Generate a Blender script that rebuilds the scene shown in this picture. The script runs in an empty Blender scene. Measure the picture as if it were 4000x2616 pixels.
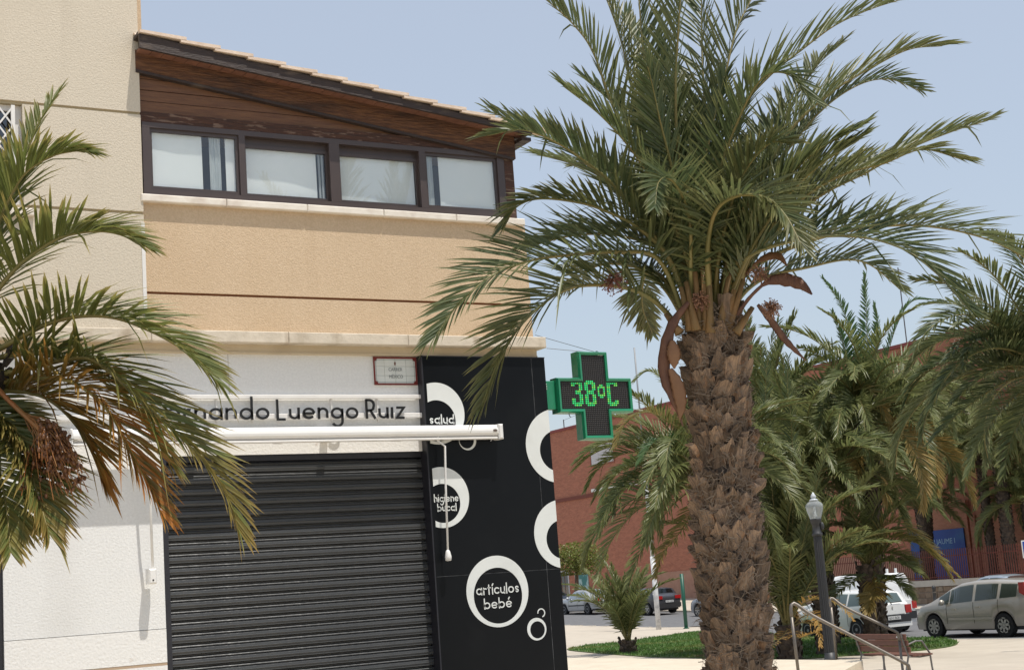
import bpy, math, random
from mathutils import Vector, Matrix, noise
random.seed(7)
RND = random.Random(11)
sc = bpy.context.scene
COL = sc.collection
# ------------------------------------------------------------------ camera, sky, sun, exposure
FPX, YAW, PITCH, ROLL, EYE = 5809.04, math.radians(29.8487), math.radians(9.6381), math.radians(-4.2214), 2.25
_f = Vector((math.sin(YAW) * math.cos(PITCH), math.cos(YAW) * math.cos(PITCH), math.sin(PITCH)))
_r0 = Vector((math.cos(YAW), -math.sin(YAW), 0)); _u0 = _r0.cross(_f)
_r = _r0 * math.cos(ROLL) + _u0 * math.sin(ROLL)
_u = -_r0 * math.sin(ROLL) + _u0 * math.cos(ROLL)
CAM = Vector((0, 0, EYE))
cd = bpy.data.cameras.new('camera'); cam = bpy.data.objects.new('camera', cd); COL.objects.link(cam)
cd.sensor_width = 36; cd.lens = 36 * FPX / 4000; cd.clip_start = .1; cd.clip_end = 6000
cam.matrix_world = Matrix(((_r.x, _u.x, -_f.x, 0), (_r.y, _u.y, -_f.y, 0), (_r.z, _u.z, -_f.z, EYE), (0, 0, 0, 1)))
sc.camera = cam
SUN = Vector((.04, -.105, .32)).normalized()          # direction towards the sun
SEL = math.asin(SUN.z); SAZ = math.atan2(SUN.x, SUN.y)
w = bpy.data.worlds.new('World'); sc.world = w; w.use_nodes = True
nt = w.node_tree; nt.nodes.clear()
wo = nt.nodes.new('ShaderNodeOutputWorld'); bg = nt.nodes.new('ShaderNodeBackground'); sk = nt.nodes.new('ShaderNodeTexSky')
sk.sky_type = 'NISHITA'; sk.sun_disc = False; sk.sun_elevation = SEL; sk.sun_rotation = SAZ
sk.air_density = 1.4; sk.dust_density = 1.0; sk.ozone_density = 6; sk.altitude = 50
bg.inputs[1].default_value = .15
hz = nt.nodes.new('ShaderNodeMix'); hz.data_type = 'RGBA'; hz.inputs[0].default_value = .62; hz.inputs[7].default_value = (4.15, 4.42, 4.85, 1)   # the even milky veil of a hot hazy day
nt.links.new(sk.outputs[0], hz.inputs[6]); nt.links.new(hz.outputs[2], bg.inputs[0]); nt.links.new(bg.outputs[0], wo.inputs[0])
sd = bpy.data.lights.new('sun', 'SUN'); sd.energy = 4.5; sd.angle = math.radians(.5); sd.color = (1, .95, .87)
so = bpy.data.objects.new('sun', sd); COL.objects.link(so)
so.rotation_euler = SUN.to_track_quat('Z', 'Y').to_euler()
vs = sc.view_settings
vs.view_transform = 'Standard'; vs.look = 'None'; vs.gamma = 1; vs.exposure = 0; vs.use_curve_mapping = False
sc.cycles.max_bounces = 8; sc.cycles.transparent_max_bounces = 12

# ------------------------------------------------------------------ helpers
def ray(x, y): return _f + _r * ((x - 2000) / FPX) - _u * ((y - 1308) / FPX)
def fy(x, y, Y=12.0):                       # photo point -> world point on the plane Y
    d = ray(x, y); return CAM + d * (Y / d.y)
def dep(x, y, D): return CAM + ray(x, y) * D   # photo point -> world point at a depth
def gz(x, y, z=0.0):                        # photo point -> world point at a height
    d = ray(x, y); return CAM + d * ((z - EYE) / d.z)
def pt(X, Y, z=0): return Vector((X, Y, z))

class MB:
    def __init__(s): s.v = []; s.f = []; s.t = []
    def add(s, vs, fs, tint=None):
        n = len(s.v); s.v += [tuple(v) for v in vs]; s.f += [tuple(i + n for i in f) for f in fs]
        if tint is not None: s.t += tint
        return s
    def box(s, a, b):
        (x0, y0, z0), (x1, y1, z1) = a, b
        x0, x1 = min(x0, x1), max(x0, x1); y0, y1 = min(y0, y1), max(y0, y1); z0, z1 = min(z0, z1), max(z0, z1)
        return s.add([(x0,y0,z0),(x1,y0,z0),(x1,y1,z0),(x0,y1,z0),(x0,y0,z1),(x1,y0,z1),(x1,y1,z1),(x0,y1,z1)],
                     [(0,3,2,1),(4,5,6,7),(0,1,5,4),(1,2,6,5),(2,3,7,6),(3,0,4,7)])
    def bbox(s, a, b, bev):                 # box with chamfered edges (front view along Y)
        (x0, y0, z0), (x1, y1, z1) = a, b
        x0, x1 = min(x0, x1), max(x0, x1); y0, y1 = min(y0, y1), max(y0, y1); z0, z1 = min(z0, z1), max(z0, z1)
        e = bev
        R1 = [(x0+e,y0,z0+e),(x1-e,y0,z0+e),(x1-e,y0,z1-e),(x0+e,y0,z1-e)]
        R2 = [(x0,y0+e,z0),(x1,y0+e,z0),(x1,y0+e,z1),(x0,y0+e,z1)]
        R3 = [(x0,y1,z0),(x1,y1,z0),(x1,y1,z1),(x0,y1,z1)]
        fs = [(0,1,2,3),(11,10,9,8)]
        for k in range(2):
            for i in range(4):
                a_, b_ = k*4+i, k*4+(i+1) % 4
                fs.append((a_, a_+4, b_+4, b_))
        return s.add(R1+R2+R3, fs)
    def prism(s, poly, y0, y1):             # polygon of (x, z), extruded along Y
        n = len(poly)
        vs = [(x, y0, z) for x, z in poly] + [(x, y1, z) for x, z in poly]
        fs = [tuple(range(n)), tuple(range(2*n-1, n-1, -1))] + [(i, i+n, (i+1) % n+n, (i+1) % n) for i in range(n)]
        return s.add(vs, fs)
    def slab(s, poly, z0, z1):              # polygon of (x, y), extruded along Z
        n = len(poly)
        vs = [(x, y, z0) for x, y in poly] + [(x, y, z1) for x, y in poly]
        fs = [tuple(range(n-1, -1, -1)), tuple(range(n, 2*n))] + [(i, (i+1) % n, (i+1) % n+n, i+n) for i in range(n)]
        return s.add(vs, fs)
    def tube(s, pts, r, n=8, cap=True):
        pts = [Vector(p) for p in pts]; m = len(pts)
        rs = r if isinstance(r, (list, tuple)) else [r]*m
        T = [(pts[min(i+1, m-1)] - pts[max(i-1, 0)]).normalized() for i in range(m)]
        ref = Vector((0, 0, 1)) if abs(T[0].z) < .9 else Vector((1, 0, 0))
        S = T[0].cross(ref).normalized(); vs = []; fs = []
        for i in range(m):
            S = (S - T[i] * S.dot(T[i])).normalized(); N = S.cross(T[i])
            for k in range(n):
                a = 2*math.pi*k/n; vs.append(pts[i] + (S*math.cos(a) + N*math.sin(a)) * rs[i])
        for i in range(m-1):
            for k in range(n):
                fs.append((i*n+k, i*n+(k+1) % n, (i+1)*n+(k+1) % n, (i+1)*n+k))
        if cap: fs += [tuple(range(n-1, -1, -1)), tuple(range((m-1)*n, m*n))]
        return s.add(vs, fs)
    def lathe(s, prof, c, n=20):            # profile of (r, z) round a vertical axis at c
        c = Vector(c); vs = []; fs = []
        for r, z in prof:
            for k in range(n):
                a = 2*math.pi*k/n; vs.append((c.x + r*math.cos(a), c.y + r*math.sin(a), c.z + z))
        for i in range(len(prof)-1):
            for k in range(n): fs.append((i*n+k, i*n+(k+1) % n, (i+1)*n+(k+1) % n, (i+1)*n+k))
        fs += [tuple(range(n-1, -1, -1)), tuple(range((len(prof)-1)*n, len(prof)*n))]
        return s.add(vs, fs)
    def ball(s, c, rx, ry, rz, n=8, m=6):
        c = Vector(c); vs = [c + Vector((0, 0, -rz))]; fs = []
        for i in range(1, m):
            p = -math.pi/2 + math.pi*i/m
            for k in range(n):
                a = 2*math.pi*k/n; vs.append(c + Vector((rx*math.cos(p)*math.cos(a), ry*math.cos(p)*math.sin(a), rz*math.sin(p))))
        vs.append(c + Vector((0, 0, rz)))
        for k in range(n):
            fs.append((0, 1+(k+1) % n, 1+k)); fs.append((len(vs)-1, len(vs)-1-n+k, len(vs)-1-n+(k+1) % n))
        for i in range(m-2):
            for k in range(n): fs.append((1+i*n+k, 1+i*n+(k+1) % n, 1+(i+1)*n+(k+1) % n, 1+(i+1)*n+k))
        return s.add(vs, fs)
    def mesh(s, name, m, smooth=False):
        me = bpy.data.meshes.new(name); me.from_pydata(s.v, [], s.f)
        if m: me.materials.append(m)
        if smooth: me.polygons.foreach_set('use_smooth', [True]*len(me.polygons))
        if s.t:
            at = me.attributes.new('tint', 'FLOAT_COLOR', 'POINT')
            at.data.foreach_set('color', [c for t in s.t for c in t])
        me.update(); return me

def link(name, me, parent=None, loc=None):
    o = bpy.data.objects.new(name, me); COL.objects.link(o)
    if parent is not None:
        o.parent = parent
    if loc is not None: o.location = loc
    return o
def obj(name, mb, m, parent=None, smooth=False, label=None, loc=None):
    o = link(name, mb.mesh(name, m, smooth), parent, loc)
    if label: o['label'] = label
    return o
def tag(o, label, cat, group=None):
    o['label'] = label; o['category'] = cat
    if group: o['group'] = group
    return o
def thing(name, label, cat, group=None, loc=(0, 0, 0), rz=0):
    o = bpy.data.objects.new(name, None); COL.objects.link(o); o.location = loc; o.rotation_euler = (0, 0, rz)
    o.empty_display_size = .2
    return tag(o, label, cat, group)
def kind(o, k): o['kind'] = k; return o

# ------------------------------------------------------------------ materials
def mat(name, col, rough=.7, col2=None, scale=8, bump=0, bscale=None, detail=6, metal=0, spec=.5, lo=.35, hi=.65, dist=.02, stretch=None, coat=0):
    m = bpy.data.materials.new(name); m.use_nodes = True; n = m.node_tree.nodes; L = m.node_tree.links
    p = n['Principled BSDF']; p.inputs['Base Color'].default_value = (*col, 1); p.inputs['Roughness'].default_value = rough
    p.inputs['Metallic'].default_value = metal; p.inputs['Specular IOR Level'].default_value = spec
    p.inputs['Coat Weight'].default_value = coat
    if col2 or bump:
        tc = n.new('ShaderNodeTexCoord'); mp = n.new('ShaderNodeMapping'); L.new(tc.outputs['Object'], mp.inputs[0])
        if stretch: mp.inputs['Scale'].default_value = stretch
    if col2:
        t = n.new('ShaderNodeTexNoise'); t.inputs['Scale'].default_value = scale; t.inputs['Detail'].default_value = detail; t.inputs['Roughness'].default_value = .62
        L.new(mp.outputs[0], t.inputs['Vector'])
        r = n.new('ShaderNodeValToRGB'); r.color_ramp.elements[0].position = lo; r.color_ramp.elements[1].position = hi
        r.color_ramp.elements[0].color = (*col, 1); r.color_ramp.elements[1].color = (*col2, 1)
        L.new(t.outputs['Fac'], r.inputs[0]); L.new(r.outputs[0], p.inputs['Base Color'])
    if bump:
        t2 = n.new('ShaderNodeTexNoise'); t2.inputs['Scale'].default_value = bscale or scale; t2.inputs['Detail'].default_value = 3
        L.new(mp.outputs[0], t2.inputs['Vector'])
        b = n.new('ShaderNodeBump'); b.inputs['Strength'].default_value = bump; b.inputs['Distance'].default_value = dist
        L.new(t2.outputs['Fac'], b.inputs['Height']); L.new(b.outputs[0], p.inputs['Normal'])
    return m
def overlay(m, col, scale, lo, hi, amount=.6, stretch=(1, 1, 1), detail=5):     # stains with a shape of their own
    n = m.node_tree.nodes; L = m.node_tree.links; p = n['Principled BSDF']
    tc = n.new('ShaderNodeTexCoord'); mp = n.new('ShaderNodeMapping'); mp.inputs['Scale'].default_value = stretch
    L.new(tc.outputs['Object'], mp.inputs[0])
    t = n.new('ShaderNodeTexNoise'); t.inputs['Scale'].default_value = scale; t.inputs['Detail'].default_value = detail
    L.new(mp.outputs[0], t.inputs['Vector'])
    r = n.new('ShaderNodeMapRange'); r.inputs[1].default_value = lo; r.inputs[2].default_value = hi; r.inputs[4].default_value = amount
    L.new(t.outputs['Fac'], r.inputs[0])
    mx = n.new('ShaderNodeMix'); mx.data_type = 'RGBA'; mx.inputs[7].default_value = (*col, 1)
    src = p.inputs['Base Color']
    if src.is_linked: L.new(src.links[0].from_socket, mx.inputs[6])
    else: mx.inputs[6].default_value = src.default_value
    L.new(r.outputs[0], mx.inputs[0]); L.new(mx.outputs[2], p.inputs['Base Color'])
    return m
def emis(name, col, s):
    m = mat(name, col, .5); p = m.node_tree.nodes['Principled BSDF']
    p.inputs['Emission Color'].default_value = (*col, 1); p.inputs['Emission Strength'].default_value = s
    return m
def glassmat(name, tint=(.97, .98, .98), refl=.04, gtint=(1, 1, 1)):
    m = bpy.data.materials.new(name); m.use_nodes = True; n = m.node_tree.nodes; L = m.node_tree.links
    n.clear(); o = n.new('ShaderNodeOutputMaterial'); mx = n.new('ShaderNodeMixShader'); tr = n.new('ShaderNodeBsdfTransparent'); g = n.new('ShaderNodeBsdfGlossy')
    tr.inputs[0].default_value = (*tint, 1); g.inputs['Roughness'].default_value = .02; g.inputs[0].default_value = (*gtint, 1)
    lw = n.new('ShaderNodeLayerWeight'); lw.inputs[0].default_value = .18
    mr = n.new('ShaderNodeMapRange'); mr.inputs[3].default_value = refl; mr.inputs[4].default_value = .5
    L.new(lw.outputs['Fresnel'], mr.inputs[0]); L.new(mr.outputs[0], mx.inputs[0])
    L.new(tr.outputs[0], mx.inputs[1]); L.new(g.outputs[0], mx.inputs[2]); L.new(mx.outputs[0], o.inputs[0])
    return m

STUCCO_BEIGE = overlay(mat('beige_stucco', (.55, .485, .385), .93, (.62, .55, .445), 60, .55, 75, dist=.008), (.44, .37, .29), 1.1, .5, .75, .5, (1, 1, .5))
STUCCO_ORANGE = overlay(mat('orange_stucco', (.54, .40, .26), .93, (.63, .48, .325), 64, .6, 80, dist=.008), (.49, .345, .205), 1.3, .5, .75, .45, (1, 1, .4))
overlay(STUCCO_BEIGE, (.40, .34, .26), 1.6, .54, .8, .3, (3, 1, .4)); overlay(STUCCO_ORANGE, (.43, .30, .18), 1.6, .55, .8, .3, (3, 1, .4))
STUCCO_WHITE = overlay(mat('white_stucco', (.72, .72, .71), .85, (.79, .79, .78), 50, .5, 60, dist=.007), (.60, .59, .57), 1.6, .56, .8, .5, (1, 1, .45))
STUCCO_PATCH = overlay(mat('rough_white_stucco', (.76, .75, .73), .9, (.80, .79, .77), 40, .5, 46, dist=.008), (.5, .38, .28), 6, .66, .74, .6)
CORNICE = overlay(mat('cornice_stone', (.56, .49, .39), .85, (.66, .58, .47), 6, .2, 30), (.30, .23, .15), 2.4, .54, .72, .8, (1.8, 1, .5))
FASCIA = overlay(mat('fascia_render', (.55, .45, .31), .85, (.62, .52, .37), 5, .2, 30), (.38, .28, .16), 2.5, .5, .72, .6)
SILLST = overlay(mat('sill_stone', (.70, .63, .54), .7, (.78, .72, .63), 9, .1, 40), (.5, .4, .33), 4, .58, .75, .6)
WOOD_DARK = overlay(mat('dark_wood', (.028, .018, .016), .62, (.045, .028, .022), 5, .4, 20, stretch=(1, 6, 8)), (.14, .10, .07), 3, .62, .72, .5, (1, 2, 3))
WOOD_BEAM = overlay(mat('weathered_beam', (.17, .075, .03), .75, (.075, .03, .016), 9, .9, 14, stretch=(.6, 2, 5)), (.022, .013, .011), 3.2, .50, .64, .62, (.6, 1, 2.6), 8)
WOOD_PLANK = overlay(mat('plank_wood', (.17, .078, .034), .6, (.11, .046, .022), 6, .25, 18, stretch=(.6, 2, 7)), (.26, .14, .065), 1.4, .52, .7, .5, (1, 1, 2))
WOOD_LINTEL = overlay(mat('lintel_wood', (.085, .034, .018), .75, (.045, .02, .013), 8, .7, 16, stretch=(.6, 2, 6)), (.32, .22, .16), 8, .57, .64, .45, (1, 1, 5), 8)
TERRA = mat('terracotta', (.22, .095, .055), .8, (.15, .065, .04), 7, .3, 20)
TILE_EDGE = mat('roof_tile_clay', (.72, .58, .46), .75, (.62, .48, .37), 6, .3, 20)
ALU_BROWN = mat('brown_aluminium', (.062, .045, .042), .38, (.072, .053, .048), 3)
BLIND = overlay(mat('roller_blind', (.84, .87, .85), .8, (.88, .9, .89), 2), (.76, .80, .80), 1.2, .45, .6, .6)
CURTAIN = mat('net_curtain', (.62, .66, .66), .8, (.45, .5, .52), 5, stretch=(8, 1, .5))
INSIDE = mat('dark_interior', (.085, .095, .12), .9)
GLASS = glassmat('window_glass', refl=.05)
WHITE_METAL = mat('white_enamel', (.80, .79, .77), .32, (.76, .75, .73), 4)
OFFWHITE = mat('white_paint', (.76, .74, .71), .5, (.70, .68, .65), 7)
BLACK_LET = mat('black_letter', (.012, .012, .013), .35)
PANEL = overlay(mat('panel_black', (.0052, .006, .0075), .3, (.0065, .0075, .009), 2, spec=.16), (.016, .017, .018), 2.5, .6, .8, .3)
PRINT_WHITE = overlay(mat('print_white', (.72, .74, .72), .55, (.68, .7, .68), 6), (.55, .56, .54), 3, .6, .8, .4)
SEAM = mat('panel_seam', (.12, .125, .13), .5, (.04, .04, .045), 14, lo=.4, hi=.6)
SHUT = overlay(mat('shutter_grey', (.052, .054, .056), .33, (.064, .066, .068), 5, .15, 30, stretch=(.5, 1, 3), spec=.4), (.035, .035, .037), 3, .6, .75, .6, (1, 1, 4))
DARKFRAME = mat('dark_jamb', (.016, .016, .022), .45)
CROSS_GREEN = mat('cross_green', (.012, .20, .095), .3, (.014, .23, .11), 3, coat=.2)
CROSS_DARK = mat('cross_dark_green', (.006, .07, .04), .4)
LED_OFF = mat('led_module', (.014, .013, .013), .6)
LED_DOT = mat('led_dark_dot', (.055, .05, .048), .4)
LED_ON = emis('led_green', (.04, .7, .2), .34)
LED_ON2 = emis('led_yellow_green', (.2, .75, .12), .34)
STEEL = mat('steel', (.20, .175, .15), .45, (.14, .125, .11), 6, metal=.6)
WIRE = mat('wire', (.1, .1, .1), .5, metal=.4)
IRON = mat('lamp_iron', (.028, .029, .031), .5, (.036, .036, .038), 6)
GREEN_POST = mat('green_post_paint', (.008, .08, .05), .45)
POLE_WHITE = overlay(mat('galvanised_pole', (.62, .62, .62), .5), (.42, .43, .44), 5, .5, .62, .8)
CAST_RED = mat('plaque_red', (.17, .026, .022), .35)
PLAQUE = overlay(mat('plaque_glaze', (.66, .69, .66), .25, (.70, .72, .69), 6), (.55, .58, .55), 5, .5, .7, .4)
GREYLINE = mat('plaque_grey', (.2, .22, .22), .5)
STONE_CREAM = overlay(mat('terrace_paving', (.54, .47, .36), .85, (.61, .53, .41), 3, .15, 40), (.50, .41, .31), 1.2, .5, .72, .5)
def brickmat(name, c1, c2, mortar, sx):
    m = mat(name, c1, .88); n = m.node_tree.nodes; L = m.node_tree.links; p = n['Principled BSDF']
    tc = n.new('ShaderNodeTexCoord'); mp = n.new('ShaderNodeMapping'); mp.inputs['Rotation'].default_value = (math.radians(90), 0, math.radians(90))
    sp = n.new('ShaderNodeSeparateXYZ'); cb = n.new('ShaderNodeCombineXYZ')
    L.new(tc.outputs['Object'], sp.inputs[0]); L.new(sp.outputs[1], cb.inputs[0]); L.new(sp.outputs[2], cb.inputs[1])
    b = n.new('ShaderNodeTexBrick'); b.inputs['Scale'].default_value = sx; b.inputs['Color1'].default_value = (*c1, 1); b.inputs['Color2'].default_value = (*c2, 1); b.inputs['Mortar'].default_value = (*mortar, 1)
    b.inputs['Mortar Size'].default_value = .012; b.inputs['Bias'].default_value = 0; b.inputs['Brick Width'].default_value = .5; b.inputs['Row Height'].default_value = .16
    L.new(cb.outputs[0], b.inputs['Vector'])
    t = n.new('ShaderNodeTexNoise'); t.inputs['Scale'].default_value = 1.3; t.inputs['Detail'].default_value = 9; t.inputs['Roughness'].default_value = .75
    m3 = n.new('ShaderNodeMapping'); m3.inputs['Scale'].default_value = (1, 1, 3.2); L.new(tc.outputs['Object'], m3.inputs[0]); L.new(m3.outputs[0], t.inputs['Vector'])
    mx = n.new('ShaderNodeMix'); mx.data_type = 'RGBA'; mx.blend_type = 'MULTIPLY'; mx.inputs[0].default_value = .55
    r = n.new('ShaderNodeValToRGB'); r.color_ramp.elements[0].position = .3; r.color_ramp.elements[1].position = .7; r.color_ramp.elements[0].color = (.55, .55, .55, 1); r.color_ramp.elements[1].color = (1.1, 1.1, 1.1, 1)
    L.new(t.outputs['Fac'], r.inputs[0]); L.new(b.outputs['Color'], mx.inputs[6]); L.new(r.outputs[0], mx.inputs[7]); L.new(mx.outputs[2], p.inputs['Base Color'])
    return m
BRICK = brickmat('school_brick', (.45, .165, .095), (.35, .12, .07), (.40, .22, .155), 2.1)
BRICK_L = brickmat('light_brick', (.45, .19, .11), (.37, .15, .09), (.40, .24, .17), 2.1)

def leafmat(name, dark, light, tipc, dryc, tipk=.6, trans=.40, rough=.42):
    m = bpy.data.materials.new(name); m.use_nodes = True; n = m.node_tree.nodes; L = m.node_tree.links
    p = n['Principled BSDF']; out = n['Material Output']; p.inputs['Roughness'].default_value = rough; p.inputs['Specular IOR Level'].default_value = .45
    a = n.new('ShaderNodeAttribute'); a.attribute_name = 'tint'; s = n.new('ShaderNodeSeparateColor'); L.new(a.outputs['Color'], s.inputs[0])
    oi = n.new('ShaderNodeObjectInfo')
    ad = n.new('ShaderNodeMath'); ad.operation = 'MULTIPLY_ADD'; ad.inputs[1].default_value = .45; L.new(oi.outputs['Random'], ad.inputs[0])
    ml = n.new('ShaderNodeMath'); ml.operation = 'MULTIPLY'; ml.inputs[1].default_value = .55; L.new(s.outputs[0], ml.inputs[0]); L.new(ml.outputs[0], ad.inputs[2])
    def mix(c1, c2, fac, one=None):
        x = n.new('ShaderNodeMix'); x.data_type = 'RGBA'; x.inputs[7].default_value = (*c2, 1)
        if one is None: x.inputs[6].default_value = (*c1, 1)
        else: L.new(one, x.inputs[6])
        L.new(fac, x.inputs[0]); return x.outputs[2]
    c = mix(dark, light, ad.outputs[0])
    mr = n.new('ShaderNodeMapRange'); mr.inputs[1].default_value = .6; mr.inputs[2].default_value = 1; mr.inputs[4].default_value = tipk; L.new(s.outputs[1], mr.inputs[0])
    c = mix(None, tipc, mr.outputs[0], c); c = mix(None, dryc, s.outputs[2], c)
    L.new(c, p.inputs['Base Color'])
    tr = n.new('ShaderNodeBsdfTranslucent'); L.new(c, tr.inputs[0]); mx = n.new('ShaderNodeMixShader'); mx.inputs[0].default_value = trans
    L.new(p.outputs[0], mx.inputs[1]); L.new(tr.outputs[0], mx.inputs[2]); L.new(mx.outputs[0], out.inputs[0])
    return m
LEAF = leafmat('palm_leaf', (.050, .082, .036), (.17, .19, .074), (.26, .23, .09), (.40, .24, .07), .5)
LEAF_FRONT = leafmat('palm_leaf_warm', (.078, .112, .028), (.23, .24, .07), (.36, .26, .09), (.42, .17, .035), .8)
LEAF_FAR = leafmat('palm_leaf_far', (.092, .125, .044), (.25, .265, .10), (.26, .25, .10), (.36, .25, .08), .5)
LEAF_YOUNG = leafmat('palm_leaf_young', (.07, .14, .05), (.13, .21, .08), (.17, .22, .10), (.36, .25, .08), .4)
def rand_shade(m, lo, hi):
    n = m.node_tree.nodes; L = m.node_tree.links; q = n['Principled BSDF']; oi = n.new('ShaderNodeObjectInfo'); mr = n.new('ShaderNodeMapRange'); mr.inputs[3].default_value = lo; mr.inputs[4].default_value = hi
    hs = n.new('ShaderNodeHueSaturation'); L.new(oi.outputs['Random'], mr.inputs[0]); L.new(mr.outputs[0], hs.inputs['Value'])
    L.new(q.inputs['Base Color'].links[0].from_socket, hs.inputs['Color']); L.new(hs.outputs[0], q.inputs['Base Color']); return m
STALK = mat('palm_stalk', (.22, .17, .055), .5, (.16, .155, .05), 3)
STALK_BASE = mat('palm_stalk_base', (.21, .115, .042), .65, (.15, .10, .04), 5, .4, 24, stretch=(3, 3, .5))
BOOT = overlay(mat('palm_boot', (.29, .20, .135), .92, (.085, .06, .044), 15, 1.0, 40, stretch=(3.2, 1, .45)), (.37, .175, .07), 6, .50, .64, .7)
rand_shade(BOOT, .5, 1.6)
TRUNKM = mat('palm_trunk_core', (.06, .045, .035), .95, (.03, .024, .02), 20, 1, 30)
TRUNKFAR = mat('palm_trunk_far', (.13, .095, .07), .95, (.055, .042, .034), 9, 1, 14)
FIBRE = mat('palm_fibre', (.24, .19, .145), .9, (.10, .075, .058), 9)
SPATHE = mat('palm_spathe', (.13, .055, .028), .55, (.075, .028, .018), 6, .3, 30, stretch=(3, 3, .6))
FLOWER = mat('palm_flower', (.30, .16, .09), .8, (.2, .1, .07), 8)
DATE = mat('date_fruit', (.055, .024, .013), .4, (.17, .07, .025), 9)
DSTRAND = mat('date_strand', (.34, .115, .028), .6, (.26, .14, .045), 5)
ASPHALT = mat('asphalt', (.115, .115, .118), .9, (.15, .15, .152), 3, .2, 60)
PAVE = overlay(mat('plaza_paving', (.44, .385, .31), .88, (.50, .44, .355), 1.2, .1, 40), (.36, .31, .25), .45, .46, .7, .6, (1, .35, 1))
KERB = mat('kerb_stone', (.52, .46, .38), .85, (.58, .52, .43), 3)
SOIL = mat('lawn_soil', (.06, .11, .025), .95, (.10, .12, .04), 1.5)
# ------------------------------------------------------------------ ground and setting
def struct(name, mb, m, smooth=False): return kind(obj(name, mb, m, None, smooth), 'structure')
ROADZ = -.07
def hY(y): return max(0, min(.75, (y-57)*.027))          # the street rises gently beyond the lawn
def sheet(name, xs, ys, z, m, skirt=.3):
    """a paved sheet that follows the rise of the street, with closed sides"""
    mb = MB(); nx = len(xs); V = [(x, y, z+hY(y)) for y in ys for x in xs]; F_ = [(j*nx+i, j*nx+i+1, (j+1)*nx+i+1, (j+1)*nx+i) for j in range(len(ys)-1) for i in range(nx-1)]
    mb.add(V, F_); mb.add([(xs[0], y, z+hY(y)) for y in ys]+[(xs[0], y, z+hY(y)-skirt) for y in ys], [(k, k+1, len(ys)+k+1, len(ys)+k) for k in range(len(ys)-1)])
    return struct(name, mb, m)
YS = [-60, -20, 0, 20, 40, 50, 57]+[57+2*k for k in range(1, 16)]+[100, 150, 400]
g = MB(); g.add([(-1500, -1500, -.32), (1500, -1500, -.32), (1500, 1500, -.32), (-1500, 1500, -.32)], [(0, 1, 2, 3)])
struct('ground', g, PAVE)
struct('plaza', MB().slab([(12, -20), (30.6, -20), (30.6, 44.5), (39.4, 49.5), (39.4, 57), (8, 57), (8, 30)], -.3, .0), PAVE)
sheet('plaza_far', [8, 20, 39.4], [57]+[57+2*k for k in range(1, 16)]+[100, 150], .0005, PAVE)
sheet('road', [30.4, 40, 49.8], YS, ROADZ, ASPHALT)
sheet('far_pavement', [49.6, 60, 400], YS, .012, PAVE)
kb = MB()
path = [(30.6, -20), (30.6, 44.5), (39.4, 49.5), (39.4, 110)]
for (x0, y0), (x1, y1) in zip(path, path[1:]):
    d = Vector((x1-x0, y1-y0, 0)).normalized(); n_ = Vector((d.y, -d.x, 0))
    L_ = math.hypot(x1-x0, y1-y0); k = max(1, int(L_/1.2))
    for i in range(k):
        a = Vector((x0, y0, 0)) + d*(L_*i/k+.008); b = Vector((x0, y0, 0)) + d*(L_*(i+1)/k-.008); h_ = hY((a.y+b.y)/2)
        kb.slab([(a.x, a.y), (a.x+n_.x*.18, a.y+n_.y*.18), (b.x+n_.x*.18, b.y+n_.y*.18), (b.x, b.y)], -.25+h_, .007+h_)
struct('kerb', kb, KERB)
kb = MB(); y = -20
while y < 120: kb.box((49.42, y+.008, -.25+hY(y)), (49.6, y+1.19, .018+hY(y+.6))); y += 1.2
struct('far_kerb', kb, KERB)
mk = MB()
for i in range(9):
    y = 22+i*5.2; mk.add([(31, y, ROADZ+.004), (32.9, y, ROADZ+.004), (32.9, y+.1, ROADZ+.004), (31, y+.1, ROADZ+.004)], [(0, 1, 2, 3)])
struct('road_marking', mk, mat('road_paint', (.7, .7, .68), .8, (.45, .45, .44), 9))
# upper terrace the palm and the shop stand on, its diagonal stair
TZ = .76
struct('terrace', MB().slab([(-40, -25), (12.2, -25), (12.2, 14.62), (16.2, 18.05), (16.2, 70), (-40, 70)], -.3, TZ), STONE_CREAM)
RD = Vector((.65, -.76, 0)).normalized(); RT = Vector((.76, .65, 0)).normalized()
st0 = Vector((12.2, 14.62, 0)); stL = (Vector((16.2, 18.05, 0)) - st0).length
stair = thing('stair', 'low cream stone stair leading down from the terrace by the handrails', 'stair')
for i in range(4):
    zt = TZ - (i+1)*TZ/5; a = st0 + RD*(.001+.30*i); b = a + RT*stL; c = b + RD*.302; d = a + RD*.302
    obj('step', MB().slab([(a.x, a.y), (d.x, d.y), (c.x, c.y), (b.x, b.y)], -.2, zt), STONE_CREAM, stair)
struct('terrace_coping', MB().slab([(16.2, 18.1), (16.24, 18.1), (16.24, 70), (16.2, 70)], TZ-.09, TZ-.003), KERB)

# lawn island
lawn = [(q.x, q.y) for q in (gz(*a) for a in ((2215, 2536), (2300, 2520), (2400, 2511), (2500, 2499), (2600, 2484), (2720, 2468), (2900, 2470), (3050, 2478), (3200, 2490), (3400, 2496), (3600, 2493), (3700, 2496), (3742, 2509), (3715, 2524), (3600, 2540), (3450, 2551), (3300, 2562), (3100, 2575), (2900, 2578), (2700, 2569), (2550, 2566), (2400, 2556), (2280, 2546)))]
def smooth_poly(p, k=4):
    out = []
    for i in range(len(p)):
        a, b, c, d = [Vector((*p[(i+j-1) % len(p)], 0)) for j in range(4)]
        for s in range(k):
            t = s/k
            q = .5*((2*b) + (c-a)*t + (2*a-5*b+4*c-d)*t*t + (3*b-a-3*c+d)*t**3); out.append((q.x, q.y))
    return out
lawn = smooth_poly(lawn, 3)
struct('lawn_bed', MB().slab(lawn, -.1, .03), SOIL)
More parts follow.
